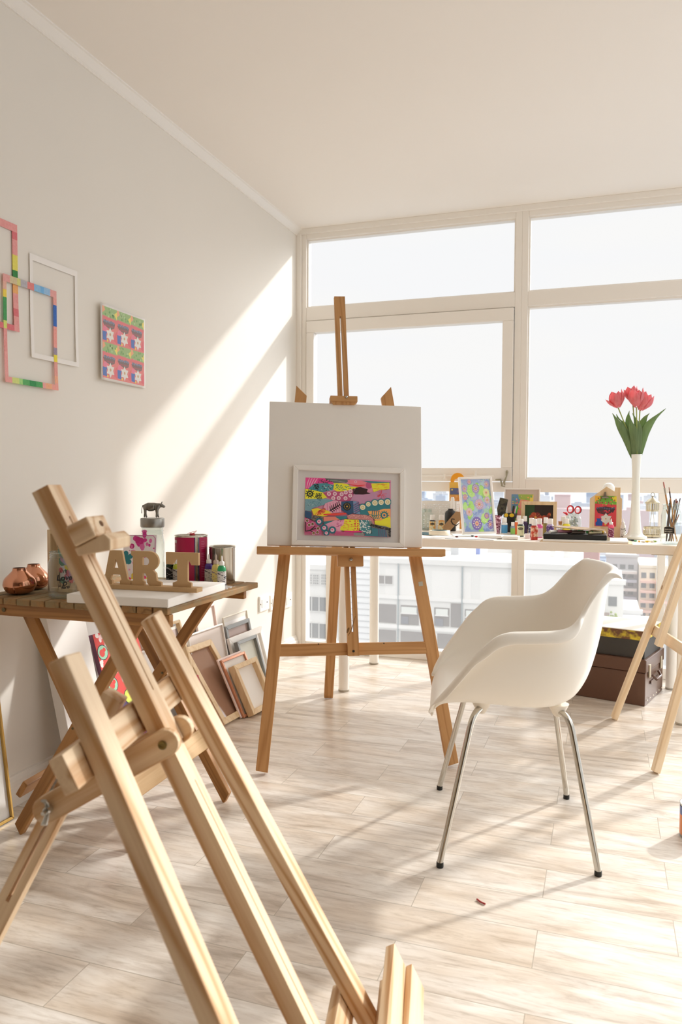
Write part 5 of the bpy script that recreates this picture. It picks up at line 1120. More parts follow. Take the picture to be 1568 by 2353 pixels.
# pen holder
ph = thing('pen_holder', 'black pen holder with yellow discs, behind the paint bottles', 'holder', (-.474, 4.12, DT))
build(MB().lathe([(.024, 0), (.025, .002), (.026, .072), (.035, .080), (.036, .100), (.034, .100), (.025, .075), (.023, .006), (.001, .005)], 28, M=T(-.474, 4.12, DT), cap=False), 'body', mat('holder_black', '1E1D1A', .4), ph)
for an in (-2.05, -1.25): build(MB().disc(0, 0, .0125, 0, None, axes((-.474+.0365*math.cos(an), 4.12+.0365*math.sin(an), DT+.090), (-math.sin(an), math.cos(an), 0), (0, 0, 1), (math.cos(an), math.sin(an), 0)), ry=.010), 'yellow_disc', mat('disc_yellow', 'F0C81E', .5), ph)
for i, (dx, tilt, c, n_, lb) in enumerate([(-.016, -.10, 'F0EEE8', 'white pen', 'white pen leaning left in the black pen holder'), (-.024, -.16, '1E1E1E', 'black pen', 'black pen at the left rim of the black pen holder'), (.004, .12, '2A2A28', 'black pen', 'black capped pen in the centre of the black pen holder'), (.010, .22, 'E9E7E2', 'white marker', 'pale grey marker leaning right in the black pen holder'), (.024, .16, '3EC23A', 'green marker', 'bright green marker at the right of the black pen holder')]):
    M_ = axes((-.474+dx*.6, 4.12, DT+.01), (math.cos(tilt), 0, -math.sin(tilt)), (0, 1, 0), (math.sin(tilt), 0, math.cos(tilt)))
    pn = thing('pen', lb, 'pen', M=M_, group='pens in the black holder')
    build(MB().lathe([(.0045, 0), (.005, .01), (.005, .085)], 12, M=M_), 'barrel', mat('pen_'+c, c, .35), pn)
    build(MB().lathe([(.0056, .085), (.0058, .12), (.0045, .130)], 12, M=M_), 'pen_cap', mat('pen_'+c, c, .35), pn)
om = thing('marker_pen', 'orange marker standing upright between the small bottles', 'marker', (-.425, 3.96, DT))
build(MB().box(-.432, -.418, 3.954, 3.966, DT, DT+.062), 'barrel', mat('marker_orange', 'E8713A', .4), om, bevel=.001); build(MB().box(-.431, -.419, 3.955, 3.965, DT+.062, DT+.068), 'marker_top', CAP, om)
# mount-framed and wood-framed pictures behind
def sunset_art(a, M_, W_, H_):
    rnd = random.Random(31); a.face([(0, 0), (W_, 0), (W_, H_), (0, H_)], 0, 'EF9C8C', M_)
    a.face([(0, H_*.45), (W_*.3, H_*.62), (W_*.5, H_), (0, H_)], 1e-4, '6E94B4', M_); a.face([(W_*.3, H_), (W_*.35, H_*.85), (W_*.9, H_*.8), (W_, H_)], 1.2e-4, 'A8BE5A', M_); a.face([(W_*.8, H_*.5), (W_, H_*.4), (W_, H_), (W_*.85, H_*.9)], 1.4e-4, 'F0DA6A', M_)
    for k in range(60):
        x, y, r_ = rnd.uniform(.05, .95)*W_, rnd.uniform(.05, .95)*H_, rnd.uniform(.002, .005); a.disc(x, y, r_, 1.5e-4+k*3e-6, rnd.choice(['E9705E', 'F2B46A', '7CB070', 'E4D24E', 'F2C8B8']), M_, n=7)
def orchid_art(a, M_, W_, H_):
    rnd = random.Random(41); a.face([(0, 0), (W_, 0), (W_, H_), (0, H_)], 0, '2E211C', M_); a.face([(0, 0), (W_*.3, 0), (W_*.35, H_), (0, H_)], 1e-4, '2F4A2A', M_)
    for x, y, r_ in [(.38, .5, .034), (.72, .45, .022), (.9, .6, .016), (.62, .2, .02)]:
        for j in range(6):
            an = j*1.047; X_, Y_ = x*W_+r_*.55*math.cos(an), y*H_+r_*.55*math.sin(an)*.8
            if .012 < X_ < W_-.012: a.disc(X_, Y_, r_*.42, 2e-4+j*1e-5, ['A8432C', '7A2A22', 'B04A30'][j % 3], M_, n=9, ry=min(r_*.38, Y_-.001, H_-Y_-.001))
        a.disc(x*W_, y*H_, r_*.16, 4e-4, 'E0B05A', M_)
    for j in range(8): a.stroke([(.38*W_, .5*H_), (.38*W_+.028*math.cos(j*.8), .5*H_+.024*math.sin(j*.8))], .0006, 5e-4, 'D8A85A', M_)
def lean_m(x, y, z, ln, yaw=0):
    d_ = Vector((math.cos(yaw), math.sin(yaw), 0)); n_2 = Vector((d_.y, -d_.x, 0)); v_2 = -n_2*math.sin(ln)+Vector((0, 0, 1))*math.cos(ln); return axes((x, y, z), d_, v_2, d_.cross(v_2))
picture('framed_picture', 'white framed picture with a wide taupe mount and small pink landscape, rearmost on the desk', 'picture', lean_m(-.515, 4.18, DT, .10), .186, .229, .006, .012, FRW, matm=mat('taupe_mount', 'CDBDB2', .8), art=sunset_art, art_rect=(.038, .03, .152, .198))
picture('framed_picture', 'pale wood framed picture of dark red orchids behind the bottle caps', 'picture', lean_m(-.415, 4.10, DT, .08, .02), .178, .163, .018, .014, FRP, art=orchid_art)
# clutter: papers
PAP = mat('white_paper', 'F4F2EE', .7)
for i, (x, y, wd, dp_, an, c, lb, zz) in enumerate([(-.86, 3.60, .30, .20, .10, 'F2F0EC', 'white sheets spread at the left end of the desk top', 0), (-.62, 3.62, .30, .19, -.06, 'F4F2EE', 'white sheet hanging at the desk edge in front of the bloom picture', .0012), (-.60, 3.78, .22, .16, .3, 'E8EEEA', 'pale printed sheet under the white framed bloom picture', .0024), (-.88, 3.82, .22, .16, -.2, '44676E', 'dark teal sheet under the tape roll', .0012)]):
    M_ = T(x, y, DT+zz+.0004) @ RZ(an); sh_ = build(MB().box(-wd/2, wd/2, -dp_/2, dp_/2, 0, .001), 'paper_sheet', mat('paper_'+c, c, .8), None, M_, label=lb, cat='paper', group='loose papers on the desk')
wbx = thing('white_paint_set', 'flat white paint box lying on papers in front of the bottles', 'box', (-.47, 3.66, DT))
build(MB().box(-.555, -.452, 3.60, 3.68, DT+.003, DT+.016), 'case', mat('white_case', 'EFEDE8', .4), wbx, bevel=.003); build(MB().box(-.447, -.375, 3.595, 3.66, DT+.002, DT+.015), 'lid_tray', MATS['white_case'], wbx, bevel=.002)
rp_s = [(-.575, 3.64, 'C8342E', 'red'), (-.66, 3.60, '6A3A34', 'maroon'), (-.560, 3.69, 'F0A030', 'orange'), (-.49, 3.70, '3A4E6E', 'navy'), (-.60, 3.68, '2E3438', 'black')]
for x, y, c, n_ in rp_s:
    build(MB().sphere((x, y, DT+.006), .005, seg=8, sc_=(1.5, 1, .7)), 'loose_stopper', mat('pc_'+c, c, .4), label='small %s paint cap lying on the papers at the front of the desk' % n_, cat='cap')
wj = thing('small_pot', 'tiny white lidded pot between the green and the red paint bottle', 'pot', (-.345, 3.72, DT))
build(MB().lathe([(.011, 0), (.012, .002), (.012, .014), (.010, .016)], 18, M=T(-.345, 3.70, DT)), 'pot_body', mat('pot_pink', 'EFE2E2', .3), wj); build(MB().lathe([(.0125, .016), (.0125, .022), (.011, .023)], 18, M=T(-.345, 3.70, DT)), 'lid', CAP, wj)
# sketch pad, black box, tubes, palette
pd = thing('sketch_pad', 'large white sketch pad on kraft board lying under the black paint box', 'sketchbook', (-.09, 3.62, DT))
build(MB().box(-.275, .112, 3.515, 3.76, DT, DT+.002), 'backing_board', mat('kraft_pad', 'D9BE98', .8), pd); build(MB().box(-.262, .095, 3.522, 3.75, DT+.002, DT+.011), 'pages', PAP, pd)
clp = MB()
for k in range(3): clp.lathe([(.003, 0), (.003, .018)], 8, M=T(.010+k*.004, 3.545, DT+.008))
build(clp, 'spiral_end', mat('pale_metal', 'C9BFA8', .4, .6), pd)
bx = thing('paint_box', 'black tray-like paint box heaped with paint tubes, under the wooden palette', 'box', (-.125, 3.60, DT+.011))
z0 = DT+.011
build(MB().box(-.262, .008, 3.545, 3.70, z0, z0+.024), 'tray', mat('box_black', '1C1B1A', .3), bx, bevel=.004)
tubes = [(-.235, 3.57, -.20, 3.60, 'E4E4DC', 'white and green'), (-.20, 3.575, -.135, 3.60, 'A86A7C', 'dusty pink'), (-.16, 3.60, -.09, 3.625, '8E5468', 'maroon'), (-.115, 3.575, -.045, 3.580, '3E8A4A', 'green'), (-.07, 3.57, -.015, 3.60, 'C9BE98', 'beige'), (-.06, 3.62, .0, 3.60, 'D8B03A', 'yellow'), (-.14, 3.565, -.08, 3.570, '4A4038', 'dark brown')]
for i, (xa, ya, xb, yb_, c, n_) in enumerate(tubes):
    A_ = Vector((xa, ya, z0+.031+.003*(i % 2))); B_ = Vector((xb, yb_, z0+.033)); tt = thing('paint_tube', '%s paint tube squeezed between the black box and the palette' % n_, 'tube', A_, 'paint tubes heaped on the black box')
    d_ = B_-A_; build(MB().tube([A_, A_+d_*.5, A_+d_*.92], [.009, .008, .0085], 12, flat=.8), 'tube_body', mat('tube_'+c, c, .35), tt); build(MB().tube([A_+d_*.92, B_], .005, 10), 'tube_cap', mat('tubecap', 'D9D4CC', .4), tt)
Mpl = axes((-.115, 3.635, z0+.045), (.998, 0, -.055), (.0, 1, 0), (.055, 0, .998))
pts = [(.115*math.cos(a_*PI/14)*(1 if a_ else 1), .085*math.sin(a_*PI/14)) for a_ in range(28)]
plt = thing('palette', 'thin oval wooden palette stained dark, lying on the paint tubes', 'palette', M=Mpl)
build(MB().prism(pts, 0, .003, M=Mpl), 'board', wood('palette_wood', 'B49468', '5A4A38', 1, 5, streak=.6), plt, bevel=.0005)
# scissor jar
jar('glass_jar', 'short glass jar full of white shreds that holds the red scissors', -.150, 4.05, DT, .036, .108, .029)
SH = MB(); rnd = random.Random(2)
for k in range(60): a_ = rnd.random()*6.28; r_ = rnd.random()*.030; SH.box(-.006, .006, -.001, .001, 0, .010, M=T(-.150+r_*math.cos(a_), 4.05+r_*math.sin(a_), DT+.010+rnd.random()*.075) @ RZ(a_) @ RX(rnd.random()))
build(SH, 'paper_shreds', mottled('shreds', 'F2F2EE', '9AA4B4', 150), label='white paper shreds filling the short glass jar', cat='shreds', kind='stuff')
ss = thing('scissors', 'scissors with red and black ring handles standing in the short jar', 'scissors', (-.152, 4.04, DT+.03))
def ring(cx_, cz, rx, rz, rr_, m_, nm, y=4.03, rot=0): 
    pts = [(cx_+rx*math.cos(a_*PI/10)*math.cos(rot)-rz*math.sin(a_*PI/10)*math.sin(rot), y, cz+rx*math.cos(a_*PI/10)*math.sin(rot)+rz*math.sin(a_*PI/10)*math.cos(rot)) for a_ in range(21)]
    build(MB().tube(pts, rr_, 8, cap=False), nm, m_, ss)
REDP = mat('red_handle', 'D9303C', .4)
ring(-.168, DT+.128, .0135, .017, .0030, REDP, 'handle'); ring(-.132, DT+.125, .0130, .016, .0030, REDP, 'handle', rot=-.1)
ring(-.1665, DT+.128, .0165, .020, .0018, BLACK, 'handle_rim', 4.032); ring(-.1305, DT+.125, .0160, .019, .0018, BLACK, 'handle_rim', 4.032, -.1)
build(MB().tube([(-.160, 4.03, DT+.112), (-.148, 4.035, DT+.085), (-.140, 4.04, DT+.03)], [.0035, .004, .001], 8, flat=.4), 'blade', STEEL, ss); build(MB().tube([(-.140, 4.03, DT+.108), (-.148, 4.035, DT+.085), (-.156, 4.04, DT+.03)], [.0035, .004, .001], 8, flat=.4), 'blade', STEEL, ss)
gb = thing('glue_bottle', 'white round-shouldered glue bottle with a red nozzle left of the scissors', 'bottle', (-.186, 4.08, DT))
build(MB().lathe([(.016, 0), (.017, .002), (.017, .07), (.013, .085), (.008, .095)], 18, M=T(-.184, 4.10, DT)), 'bottle_body', mat('glue_white', 'F0EEE6', .3), gb); build(MB().tube([(-.184, 4.10, DT+.095), (-.190, 4.10, DT+.105), (-.206, 4.10, DT+.109)], [.008, .007, .002], 10), 'nozzle', REDP, gb)
CORK = mat('cork', 'A9764A', .8, noise=.15, nscale=200)
for x, y, lb in [(-.212, 3.97, 'tiny corked glass vial left of the yellow bottle'), (-.047, 3.96, 'tiny corked glass vial in front of the house-shaped clipboard')]:
    v_ = thing('corked_vial', lb, 'vial', (x, y, DT), 'tiny corked vials'); build(MB().lathe([(.010, 0), (.011, .002), (.011, .04), (.007, .047), (.007, .056)], 16, M=T(x, y, DT)), 'vial_glass', GLASS, v_)
    build(MB().lathe([(.0075, .052), (.0095, .070)], 14, M=T(x, y, DT)), 'cork', CORK, v_); build(MB().lathe([(.0095, .004), (.0095, .03), (.001, .03)], 14, M=T(x, y, DT), cap=False), 'filling', mottled('vial_fill', 'C9A49C', 'E9D9D0', 200), v_)
gl_ = thing('glass_globe', 'milky round glass globe peeping over the roof of the house-shaped clipboard', 'globe', (.013, 4.16, DT))
build(MB().sphere((.013, 4.16, 1.0), .030, seg=18), 'globe', mat('milk_glass', 'F4F4F0', .15), gl_); build(MB().lathe([(.02, 0), (.012, .01), (.010, .205)], 16, M=T(.013, 4.16, DT)), 'stem', mat('milk_glass', 'F4F4F0', .15), gl_)
# house clipboard
Mh = lean_m(-.073, 3.925, DT, .06, -.02)
hc = thing('house_clipboard', 'pale wood clipboard cut like a house with chimney, holding a bright floral print', 'clipboard', M=Mh)
build(MB().prism([(0, 0), (.147, 0), (.147, .186), (.139, .194), (.139, .240), (.113, .240), (.113, .220), (.076, .244), (0, .186)], -.006, .006, M=Mh), 'board', FRP, hc, bevel=.0008)
a = MB(); 
def pot_art(a, M_, W_, H_):
    rnd = random.Random(51); a.face([(0, 0), (W_, 0), (W_, H_), (0, H_)], 0, 'D8464E', M_)
    P_ = lambda pts: [(u*W_, v*H_) for u, v in pts]
    a.face(P_([(0, .75), (1, .72), (1, 1), (0, 1)]), 1e-4, '6FA83E', M_); a.face(P_([(0, .8), (.3, .95), (.2, 1), (0, 1)]), 1.2e-4, 'EDB43A', M_); a.face(P_([(.7, .95), (1, .8), (1, 1)]), 1.2e-4, 'E8D23C', M_)
    for k in range(30): a.disc(rnd.uniform(.06, .94)*W_, rnd.uniform(.6, .96)*H_, .0035, 1.5e-4+k*2e-6, rnd.choice(['4E8A34', 'C0485A', 'A8C858', 'E86A5A', '7A5A3A']), M_, n=7)
    a.face(P_([(.05, .58), (.25, .63), (.5, .66), (.75, .63), (.95, .58), (.85, .46), (.65, .42), (.55, .33), (.4, .40), (.15, .44)]), 3e-4, '4A3438', M_)
    for k in range(8): a.disc((.12+.11*k)*W_, (.60+.02*math.sin(k))*H_, .0045, 3.2e-4, '565A74', M_, n=8)
    for k in range(14): a.disc(rnd.uniform(.2, .8)*W_, rnd.uniform(.42, .52)*H_, .0035, 3.3e-4+k*1e-6, rnd.choice(['B02A3E', 'D8404E', '7E2A34']), M_, n=7)
    fl = [(W_*.52+(.30 if k % 2 else .19)*W_*math.cos(k*PI/6), H_*.24+(.30 if k % 2 else .19)*W_*math.sin(k*PI/6)) for k in range(12)]; a.face(fl, 4e-4, 'DDD8D0', M_); a.disc(W_*.52, H_*.25, .0035, 4.2e-4, 'C79A5E', M_)
    a.disc(.25*W_, .33*H_, .0075, 4e-4, 'E0486A', M_); a.face(P_([(.05, .02), (.35, .02), (.38, .14), (.28, .2), (.3, .26), (.08, .26), (.12, .18), (.04, .12)]), 4.4e-4, '2F58A8', M_); a.disc(.5*W_, .06*H_, .004, 4.5e-4, 'F0D244', M_); a.disc(.85*W_, .12*H_, .006, 4.5e-4, 'E0384E', M_)
pot_art(a, Mh @ T(.024, .052, .0075), .098, .146); build(a, 'print', vcol_mat('print_paint', .6), hc)
build(MB().prism([(-.012, 0), (.012, 0), (.009, .006), (.005, .010), (.004, .026), (-.004, .026), (-.005, .010), (-.009, .006)], 0, .006, M=Mh @ T(.070, .192, .0085)).tube([Mh @ Vector(v) for v in [(.055, .190, .013), (.086, .190, .013)]], .003, 8), 'bulldog_clip', mat('clip_metal', 'A9A294', .3, .9), hc)
# milk-glass vase and tulips
VX, VY = .132, 3.86
MILK = mat('milk_glass_vase', 'F1F1E8', .12, coat=.6)
vs_ = thing('bud_vase', 'tall slender milk-glass vase on the desk', 'vase', (VX, VY, DT))
build(MB().lathe(smooth_prof([(.044, 0), (.052, .004), (.053, .012), (.040, .020), (.031, .034), (.024, .09), (.0195, .17), (.0175, .25), (.0185, .32), (.0225, .388)])+[(.0235, .396), (.0215, .396), (.0165, .32), (.0155, .25), (.001, .24)], 40, M=T(VX, VY, DT), cap=False), 'vase_body', MILK, vs_)
VT = DT+.396
PET = None
def petal_mat(name, c1, c2):
    m = bpy.data.materials.new(name); m.use_nodes = True; t = m.node_tree; b = t.nodes['Principled BSDF']; o = t.nodes['Material Output']
    tcn = N(t, 'ShaderNodeTexCoord'); mp_ = N(t, 'ShaderNodeMapping'); mp_.inputs['Scale'].default_value = (160, 160, 12); nn = N(t, 'ShaderNodeTexNoise'); nn.inputs['Scale'].default_value = 1; nn.inputs['Detail'].default_value = 2
    mx = N(t, 'ShaderNodeMix', data_type='RGBA'); mx.inputs[6].default_value = lin(c1); mx.inputs[7].default_value = lin(c2)
    t.links.new(tcn.outputs['Object'], mp_.inputs[0]); t.links.new(mp_.outputs[0], nn.inputs['Vector']); t.links.new(nn.outputs[0], mx.inputs[0]); t.links.new(mx.outputs[2], b.inputs['Base Color']); b.inputs['Roughness'].default_value = .5
    tl = N(t, 'ShaderNodeBsdfTranslucent'); t.links.new(mx.outputs[2], tl.inputs[0]); ms = N(t, 'ShaderNodeMixShader'); ms.inputs[0].default_value = .45
    t.links.new(b.outputs[0], ms.inputs[1]); t.links.new(tl.outputs[0], ms.inputs[2]); t.links.new(ms.outputs[0], o.inputs['Surface']); return m
PET = petal_mat('tulip_petal', 'EE6470', 'F8B8BC'); LEAF = petal_mat('tulip_leaf', '74905E', '9DB280'); STEM = mat('tulip_stem', '9AA85A', .5)
def tulip(label, base, head, tiltx, tilty, s_=1.0, openp=0, seed=0):
    rnd = random.Random(seed)
    t_ = thing('tulip', label, 'flower', base, 'pink tulips in the slender vase')
    b_, h_ = Vector(base), Vector(head); mid = (b_+h_)/2+Vector((0, 0, .0))+Vector((b_.x-h_.x, 0, 0))*.12
    up = Vector((tiltx, tilty, 1)).normalized()
    build(MB().tube([b_, b_.lerp(mid, .5)+Vector((0, 0, .004)), mid, mid.lerp(h_, .55), h_+up*.003], [.0028, .0028, .0027, .0026, .003], 10), 'stem', STEM, t_)
    x = up.cross(Vector((0, 1, 0))).normalized(); y = up.cross(x)
    for k in range(6):
        outer = k % 2; an = k*PI/3+rnd.uniform(-.12, .12); L_ = (.052 if outer else .050)*s_*rnd.uniform(.94, 1.06)
        op = (openp*.6 if (k == 0) else 0)*s_; P_ = []
        for i in range(11):
            u = i/10; r_ = (.0045+.0225*math.sin(min(1, u*1.25)*PI*.5)**1.0*(1-.42*max(0, u-.45)/.55))*s_*(1 if outer else .88) + op*u*u*.022
            wv = 1.15*(min(1, u*2.2)**.6)*(max(0, 1-u**5))**.5+.02; row = []
            for j in range(-4, 5):
                a_ = an+j/4*wv*(1-.3*u) ; rr_ = r_*(1-.06*abs(j/4)); z_ = L_*u*(1-op*.25) - .004*(abs(j)/4)**2*u - op*u*.006
                row.append(tuple(h_+x*(rr_*math.cos(a_))+y*(rr_*math.sin(a_))+up*z_))
            P_.append(row)
        build(MB().grid(P_), 'petal', PET, t_, solid=.0008, sub=1)
    return t_
def leaf(parent, pts, wd, twist, fold=.3):
    pts = [Vector(p_) for p_ in pts]; n = 16; P_ = []
    def B_(t): # catmull through points
        k = min(int(t*(len(pts)-1)), len(pts)-2); f_ = t*(len(pts)-1)-k; p0 = pts[max(k-1, 0)]; p1 = pts[k]; p2 = pts[k+1]; p3 = pts[min(k+2, len(pts)-1)]
        return .5*((2*p1)+(p2-p0)*f_+(2*p0-5*p1+4*p2-p3)*f_*f_+(3*p1-p0-3*p2+p3)*f_**3)
    for i in range(n+1):
        u = i/n; c_ = B_(u); d_ = (B_(min(1, u+.02))-B_(max(0, u-.02))).normalized(); s_ = d_.cross(Vector((0, -1, 0))).normalized(); s_ = (s_*math.cos(twist*u)+Vector((0, 1, 0))*math.sin(twist*u)); nn = d_.cross(s_)
        w_ = wd*(.28+.72*math.sin(PI*min(1, u*1.05+.12))**.9)*(1-u**5)+.0004
        P_.append([tuple(c_+s_*(w_*j/2)+nn*(fold*abs(j)/2*w_)*(1) + nn*.0012*math.sin(u*17+j)) for j in range(-2, 3)])
    build(MB().grid(P_), 'leaf', LEAF, parent, solid=.0009, sub=1)
zb = VT-.02
t1 = tulip('left pink tulip with one petal folding down', (VX-.006, VY, zb), (.048, VY, 1.380), -.18, -.1, 1.62, 1.2, 1)
t2 = tulip('highest pink tulip, behind the middle one', (VX, VY+.006, zb), (.112, VY+.03, 1.408), -.12, .1, 1.5, .5, 2)
t3 = tulip('middle pink tulip in front, wide cup', (VX+.002, VY-.006, zb), (.127, VY-.02, 1.378), -.04, -.15, 1.7, 0, 3)
t4 = tulip('right pink tulip leaning right', (VX+.006, VY, zb), (.142, VY-.005, 1.366), .45, -.05, 1.65, .3, 5)
leaf(t1, [(VX-.008, VY, zb), (.095, VY-.008, 1.23), (.050, VY-.015, 1.31), (.022, VY-.01, 1.357)], .022, .3)
leaf(t3, [(VX-.002, VY-.008, zb), (.120, VY-.02, 1.25), (.105, VY-.025, 1.30), (.098, VY-.02, 1.345)], .020, -.2)
leaf(t2, [(VX+.002, VY-.004, zb), (.138, VY-.012, 1.26), (.130, VY-.012, 1.31), (.110, VY-.005, 1.357)], .0185, .2)
leaf(t2, [(VX, VY+.01, zb), (.105, VY+.02, 1.28), (.092, VY+.02, 1.33), (.098, VY+.02, 1.370)], .0185, -.3)
leaf(t1, [(VX-.004, VY+.01, zb), (.085, VY+.02, 1.28), (.055, VY+.02, 1.32), (.040, VY+.02, 1.355)], .018, .2)
leaf(t4, [(VX+.006, VY, zb), (.165, VY, 1.26), (.200, VY, 1.32), (.255, VY, 1.374)], .021, .4)
leaf(t4, [(VX+.004, VY+.01, zb), (.150, VY+.015, 1.28), (.165, VY+.02, 1.33), (.187, VY+.02, 1.356)], .018, -.3)
# lantern holder
LX, LY = .213, 3.985; ANT = mat('antique_silver', 'CFC4A8', .3, .75, noise=.15, nscale=120)
lt_ = thing('tealight_lantern', 'antique silver hanging lantern with a domed top and a pierced basket, right of the vase', 'lantern', (LX, LY, DT))
MJ = T(LX, LY, DT)
build(MB().lathe([(.034, .164), (.036, .166), (.030, .172), (.018, .184), (.006, .190), (.004, .194)], 28, M=MJ), 'dome', ANT, lt_)
ring_ = MB().tube([(LX+.008*math.cos(a_*PI/8), LY, DT+.206+.010*math.sin(a_*PI/8)) for a_ in range(17)], .0015, 6, cap=False); ring_.sphere((LX, LY, DT+.197), .004, seg=8); build(ring_, 'hanging_ring', mat('bead_metal', 'A89F88', .35, .8), lt_)
bars = MB()
for k in range(16): a_ = k*PI/8; bars.box(-.0028, .0028, -.0006, .0006, .132, .166, M=MJ @ RZ(a_) @ T(0, .029, 0))
bars.lathe([(.0295, .126), (.0295, .134)], 28, M=MJ, cap=False).lathe([(.0285, .126), (.0285, .134)], 28, M=MJ, cap=False); build(bars, 'slatted_crown', ANT, lt_)
for s_ in (-1, 1): build(MB().tube([(LX+s_*.002, LY, DT+.128), (LX+s_*.007, LY, DT+.09), (LX+s_*.010, LY, DT+.052)], .0013, 6), 'wire', ANT, lt_)
bsk = MB(); r_ = .040; nseg = 40
for z_a, z_b in ((.004, .014), (.043, .052)):
    bsk.grid([[(r_*math.cos(2*PI*k/nseg), r_*math.sin(2*PI*k/nseg), z) for z in (z_a, z_b)] for k in range(nseg+1)], M=MJ)
for k in range(10):
    a_ = k*PI/5
    bsk.grid([[(r_*math.cos(a_+j*.04), r_*math.sin(a_+j*.04), z) for z in (.014, .043)] for j in range(3)], M=MJ)
    for j in range(3):
        cx_ = a_+.20+.16*j; bsk.tube([MJ @ Vector((r_*math.cos(cx_+.07*math.cos(q_*PI/4)), r_*math.sin(cx_+.07*math.cos(q_*PI/4)), .0285+.012*math.sin(q_*PI/4))) for q_ in range(9)], .0011, 5, cap=False)
bsk.lathe([(.001, .004), (.040, .004)], nseg, M=MJ, cap=False); build(bsk, 'pierced_basket', ANT, lt_)
build(MB().sphere((LX, LY-.02, DT+.0035), .0035, seg=8), 'bead', mat('bead_brown', '6E5A3E', .4), lt_)
# brush jar with brushes
JX, JY = .268, 3.60
bj = jar('glass_jar', 'tall glass jar of used brushes with a small black sign, right end of the desk', JX, JY, DT, .0415, .172, .034)
a_ = math.atan2(-JY, -JX)+.18; fwd_ = Vector((math.cos(a_-.0), math.sin(a_), 0)); sd = Vector((-fwd_.y, fwd_.x, 0)); sd = sd if sd.x > 0 else -sd
a2 = a_-.32; fwd_ = Vector((math.cos(a2), math.sin(a2), 0)); sd = Vector((-fwd_.y, fwd_.x, 0)); sd = sd if sd.x > 0 else -sd
Msg = axes(Vector((JX, JY, DT+.062))+fwd_*.0435, sd, (0, 0, 1), fwd_)
sp_ = thing('jar_sign', 'small black sign with two white lines of writing fixed to the brush jar', 'sign', M=Msg)
outl = [(-.020, -.013), (.020, -.013), (.020, .010), (.010, .012), (-.004, .017), (-.014, .014), (-.020, .012)]
build(MB().prism([(x*1.08, y*1.09) for x, y in outl], -.0015, 0, M=Msg), 'sign_border', mat('sign_cream', 'D9C9B0', .6), sp_); build(MB().prism(outl, -.001, .0006, M=Msg), 'sign_board', mat('sign_black', '23231F', .6), sp_)
text_mesh('Salmuera', .0078, mat('sign_white', 'E9E2D2', .6), sp_, Msg @ T(-.003, .001, .001), 'lettering', .1); text_mesh('de origen', .0078, MATS['sign_white'], sp_, Msg @ T(-.003, -.0075, .001), 'lettering', .1)
BW = mat('brush_wood', 'C48F52', .5); BD = mat('brush_dark', '4E3A34', .5); FER = mat('ferrule', 'B9B4A8', .3, .8)
br_l = [((.012, 0), (-.034, .0, .268), BW, FER, 'F0', 'B87870', .0042, .026, 'tall flat brush with a dusty pink tip, highest in the jar'),
        ((.022, -.010), (-.012, -.01, .245), BW, BD, '', 'A87C6C', .0030, .018, 'thin brush with a pinkish point beside the tallest one'),
        ((-.018, -.008), (-.004, .0, .196), BD, BD, '', '2B2420', .0055, .020, 'thick dark brush with a black head, centre of the jar'),
        ((-.006, .010), (.012, .01, .190), BD, FER, '', '33291F', .0035, .016, 'dark brush with a blackish head behind the thick one'),
        ((.004, -.004), (.018, .0, .196), BW, FER, '', '8A4E34', .0040, .018, 'brush with a broad rust-brown head, right of centre'),
        ((-.002, .014), (.024, .01, .188), BW, BD, '', '7E3E26', .0040, .016, 'brush with a stubby chestnut head near the right rim'),
        ((.000, -.012), (.034, .0, .198), BD, FER, '', '3E2E30', .0030, .014, 'slim brush leaning right over the rim'),
        ((-.012, -.014), (.030, -.012, .130), BD, FER, '', 'B8744A', .0032, .026, 'round orange mop brush leaning inside the jar, below the rim'),
        ((.028, -.006), (-.020, .006, .150), BW, BW, '', 'A9744A', .0028, .010, 'short thin wooden handle crossing inside the jar')]
for (bx_, by_), (tx, ty, tz), hm, fm2, _, tipc, r_, tl, lb in br_l:
    A_ = Vector((JX+bx_, JY+by_, DT+.012)); B_ = Vector((JX+tx, JY+ty, DT+tz)); d_ = (B_-A_).normalized(); L_ = (B_-A_).length
    b_ = thing('paint_brush', lb, 'brush', A_, 'used brushes in the glass jar')
    build(MB().tube([A_, A_+d_*L_*.4, A_+d_*(L_-tl-.030)], [r_*.45, r_, r_*.8], 10), 'handle', hm, b_)
    build(MB().tube([A_+d_*(L_-tl-.030), A_+d_*(L_-tl)], [r_*.8, r_*1.05], 10), 'ferrule', fm2, b_)
    build(MB().tube([A_+d_*(L_-tl), A_+d_*(L_-tl*.5), B_], [r_*1.05, r_*1.25, r_*.9], 10, flat=.6), 'bristles', mat('tip_'+tipc, tipc, .8), b_)
# loose beads and tiny tubes in front of the lantern
for i, (x, y, c, n_) in enumerate([(.118, 3.70, '2C3430', 'black'), (.130, 3.68, '3E8A5A', 'green'), (.142, 3.655, 'D8A23C', 'ochre'), (.158, 3.64, 'E9E4DA', 'white'), (.172, 3.66, 'EAC83A', 'yellow'), (.186, 3.68, 'F0D24A', 'lemon'), (.198, 3.67, 'F2F0E4', 'ivory'), (.210, 3.68, '9AB848', 'lime'), (.108, 3.72, '1E2420', 'charcoal')]):
    t_ = thing('tiny_tube', 'tiny %s paint tube lying on the desk between sketch pad and brush jar' % n_, 'tube', (x, y, DT), 'tiny tubes scattered on the desk')
    an = i*.9; d_ = Vector((math.cos(an), math.sin(an)*.5, 0))*.010; c0 = Vector((x, y, DT+.0042)); build(MB().tube([c0-d_, c0+d_*.5], [.004, .0035], 8), 'tube_body', mat('tt_'+c, c, .35), t_); build(MB().tube([c0+d_*.5, c0+d_], .0022, 8), 'tube_cap', CAP, t_)

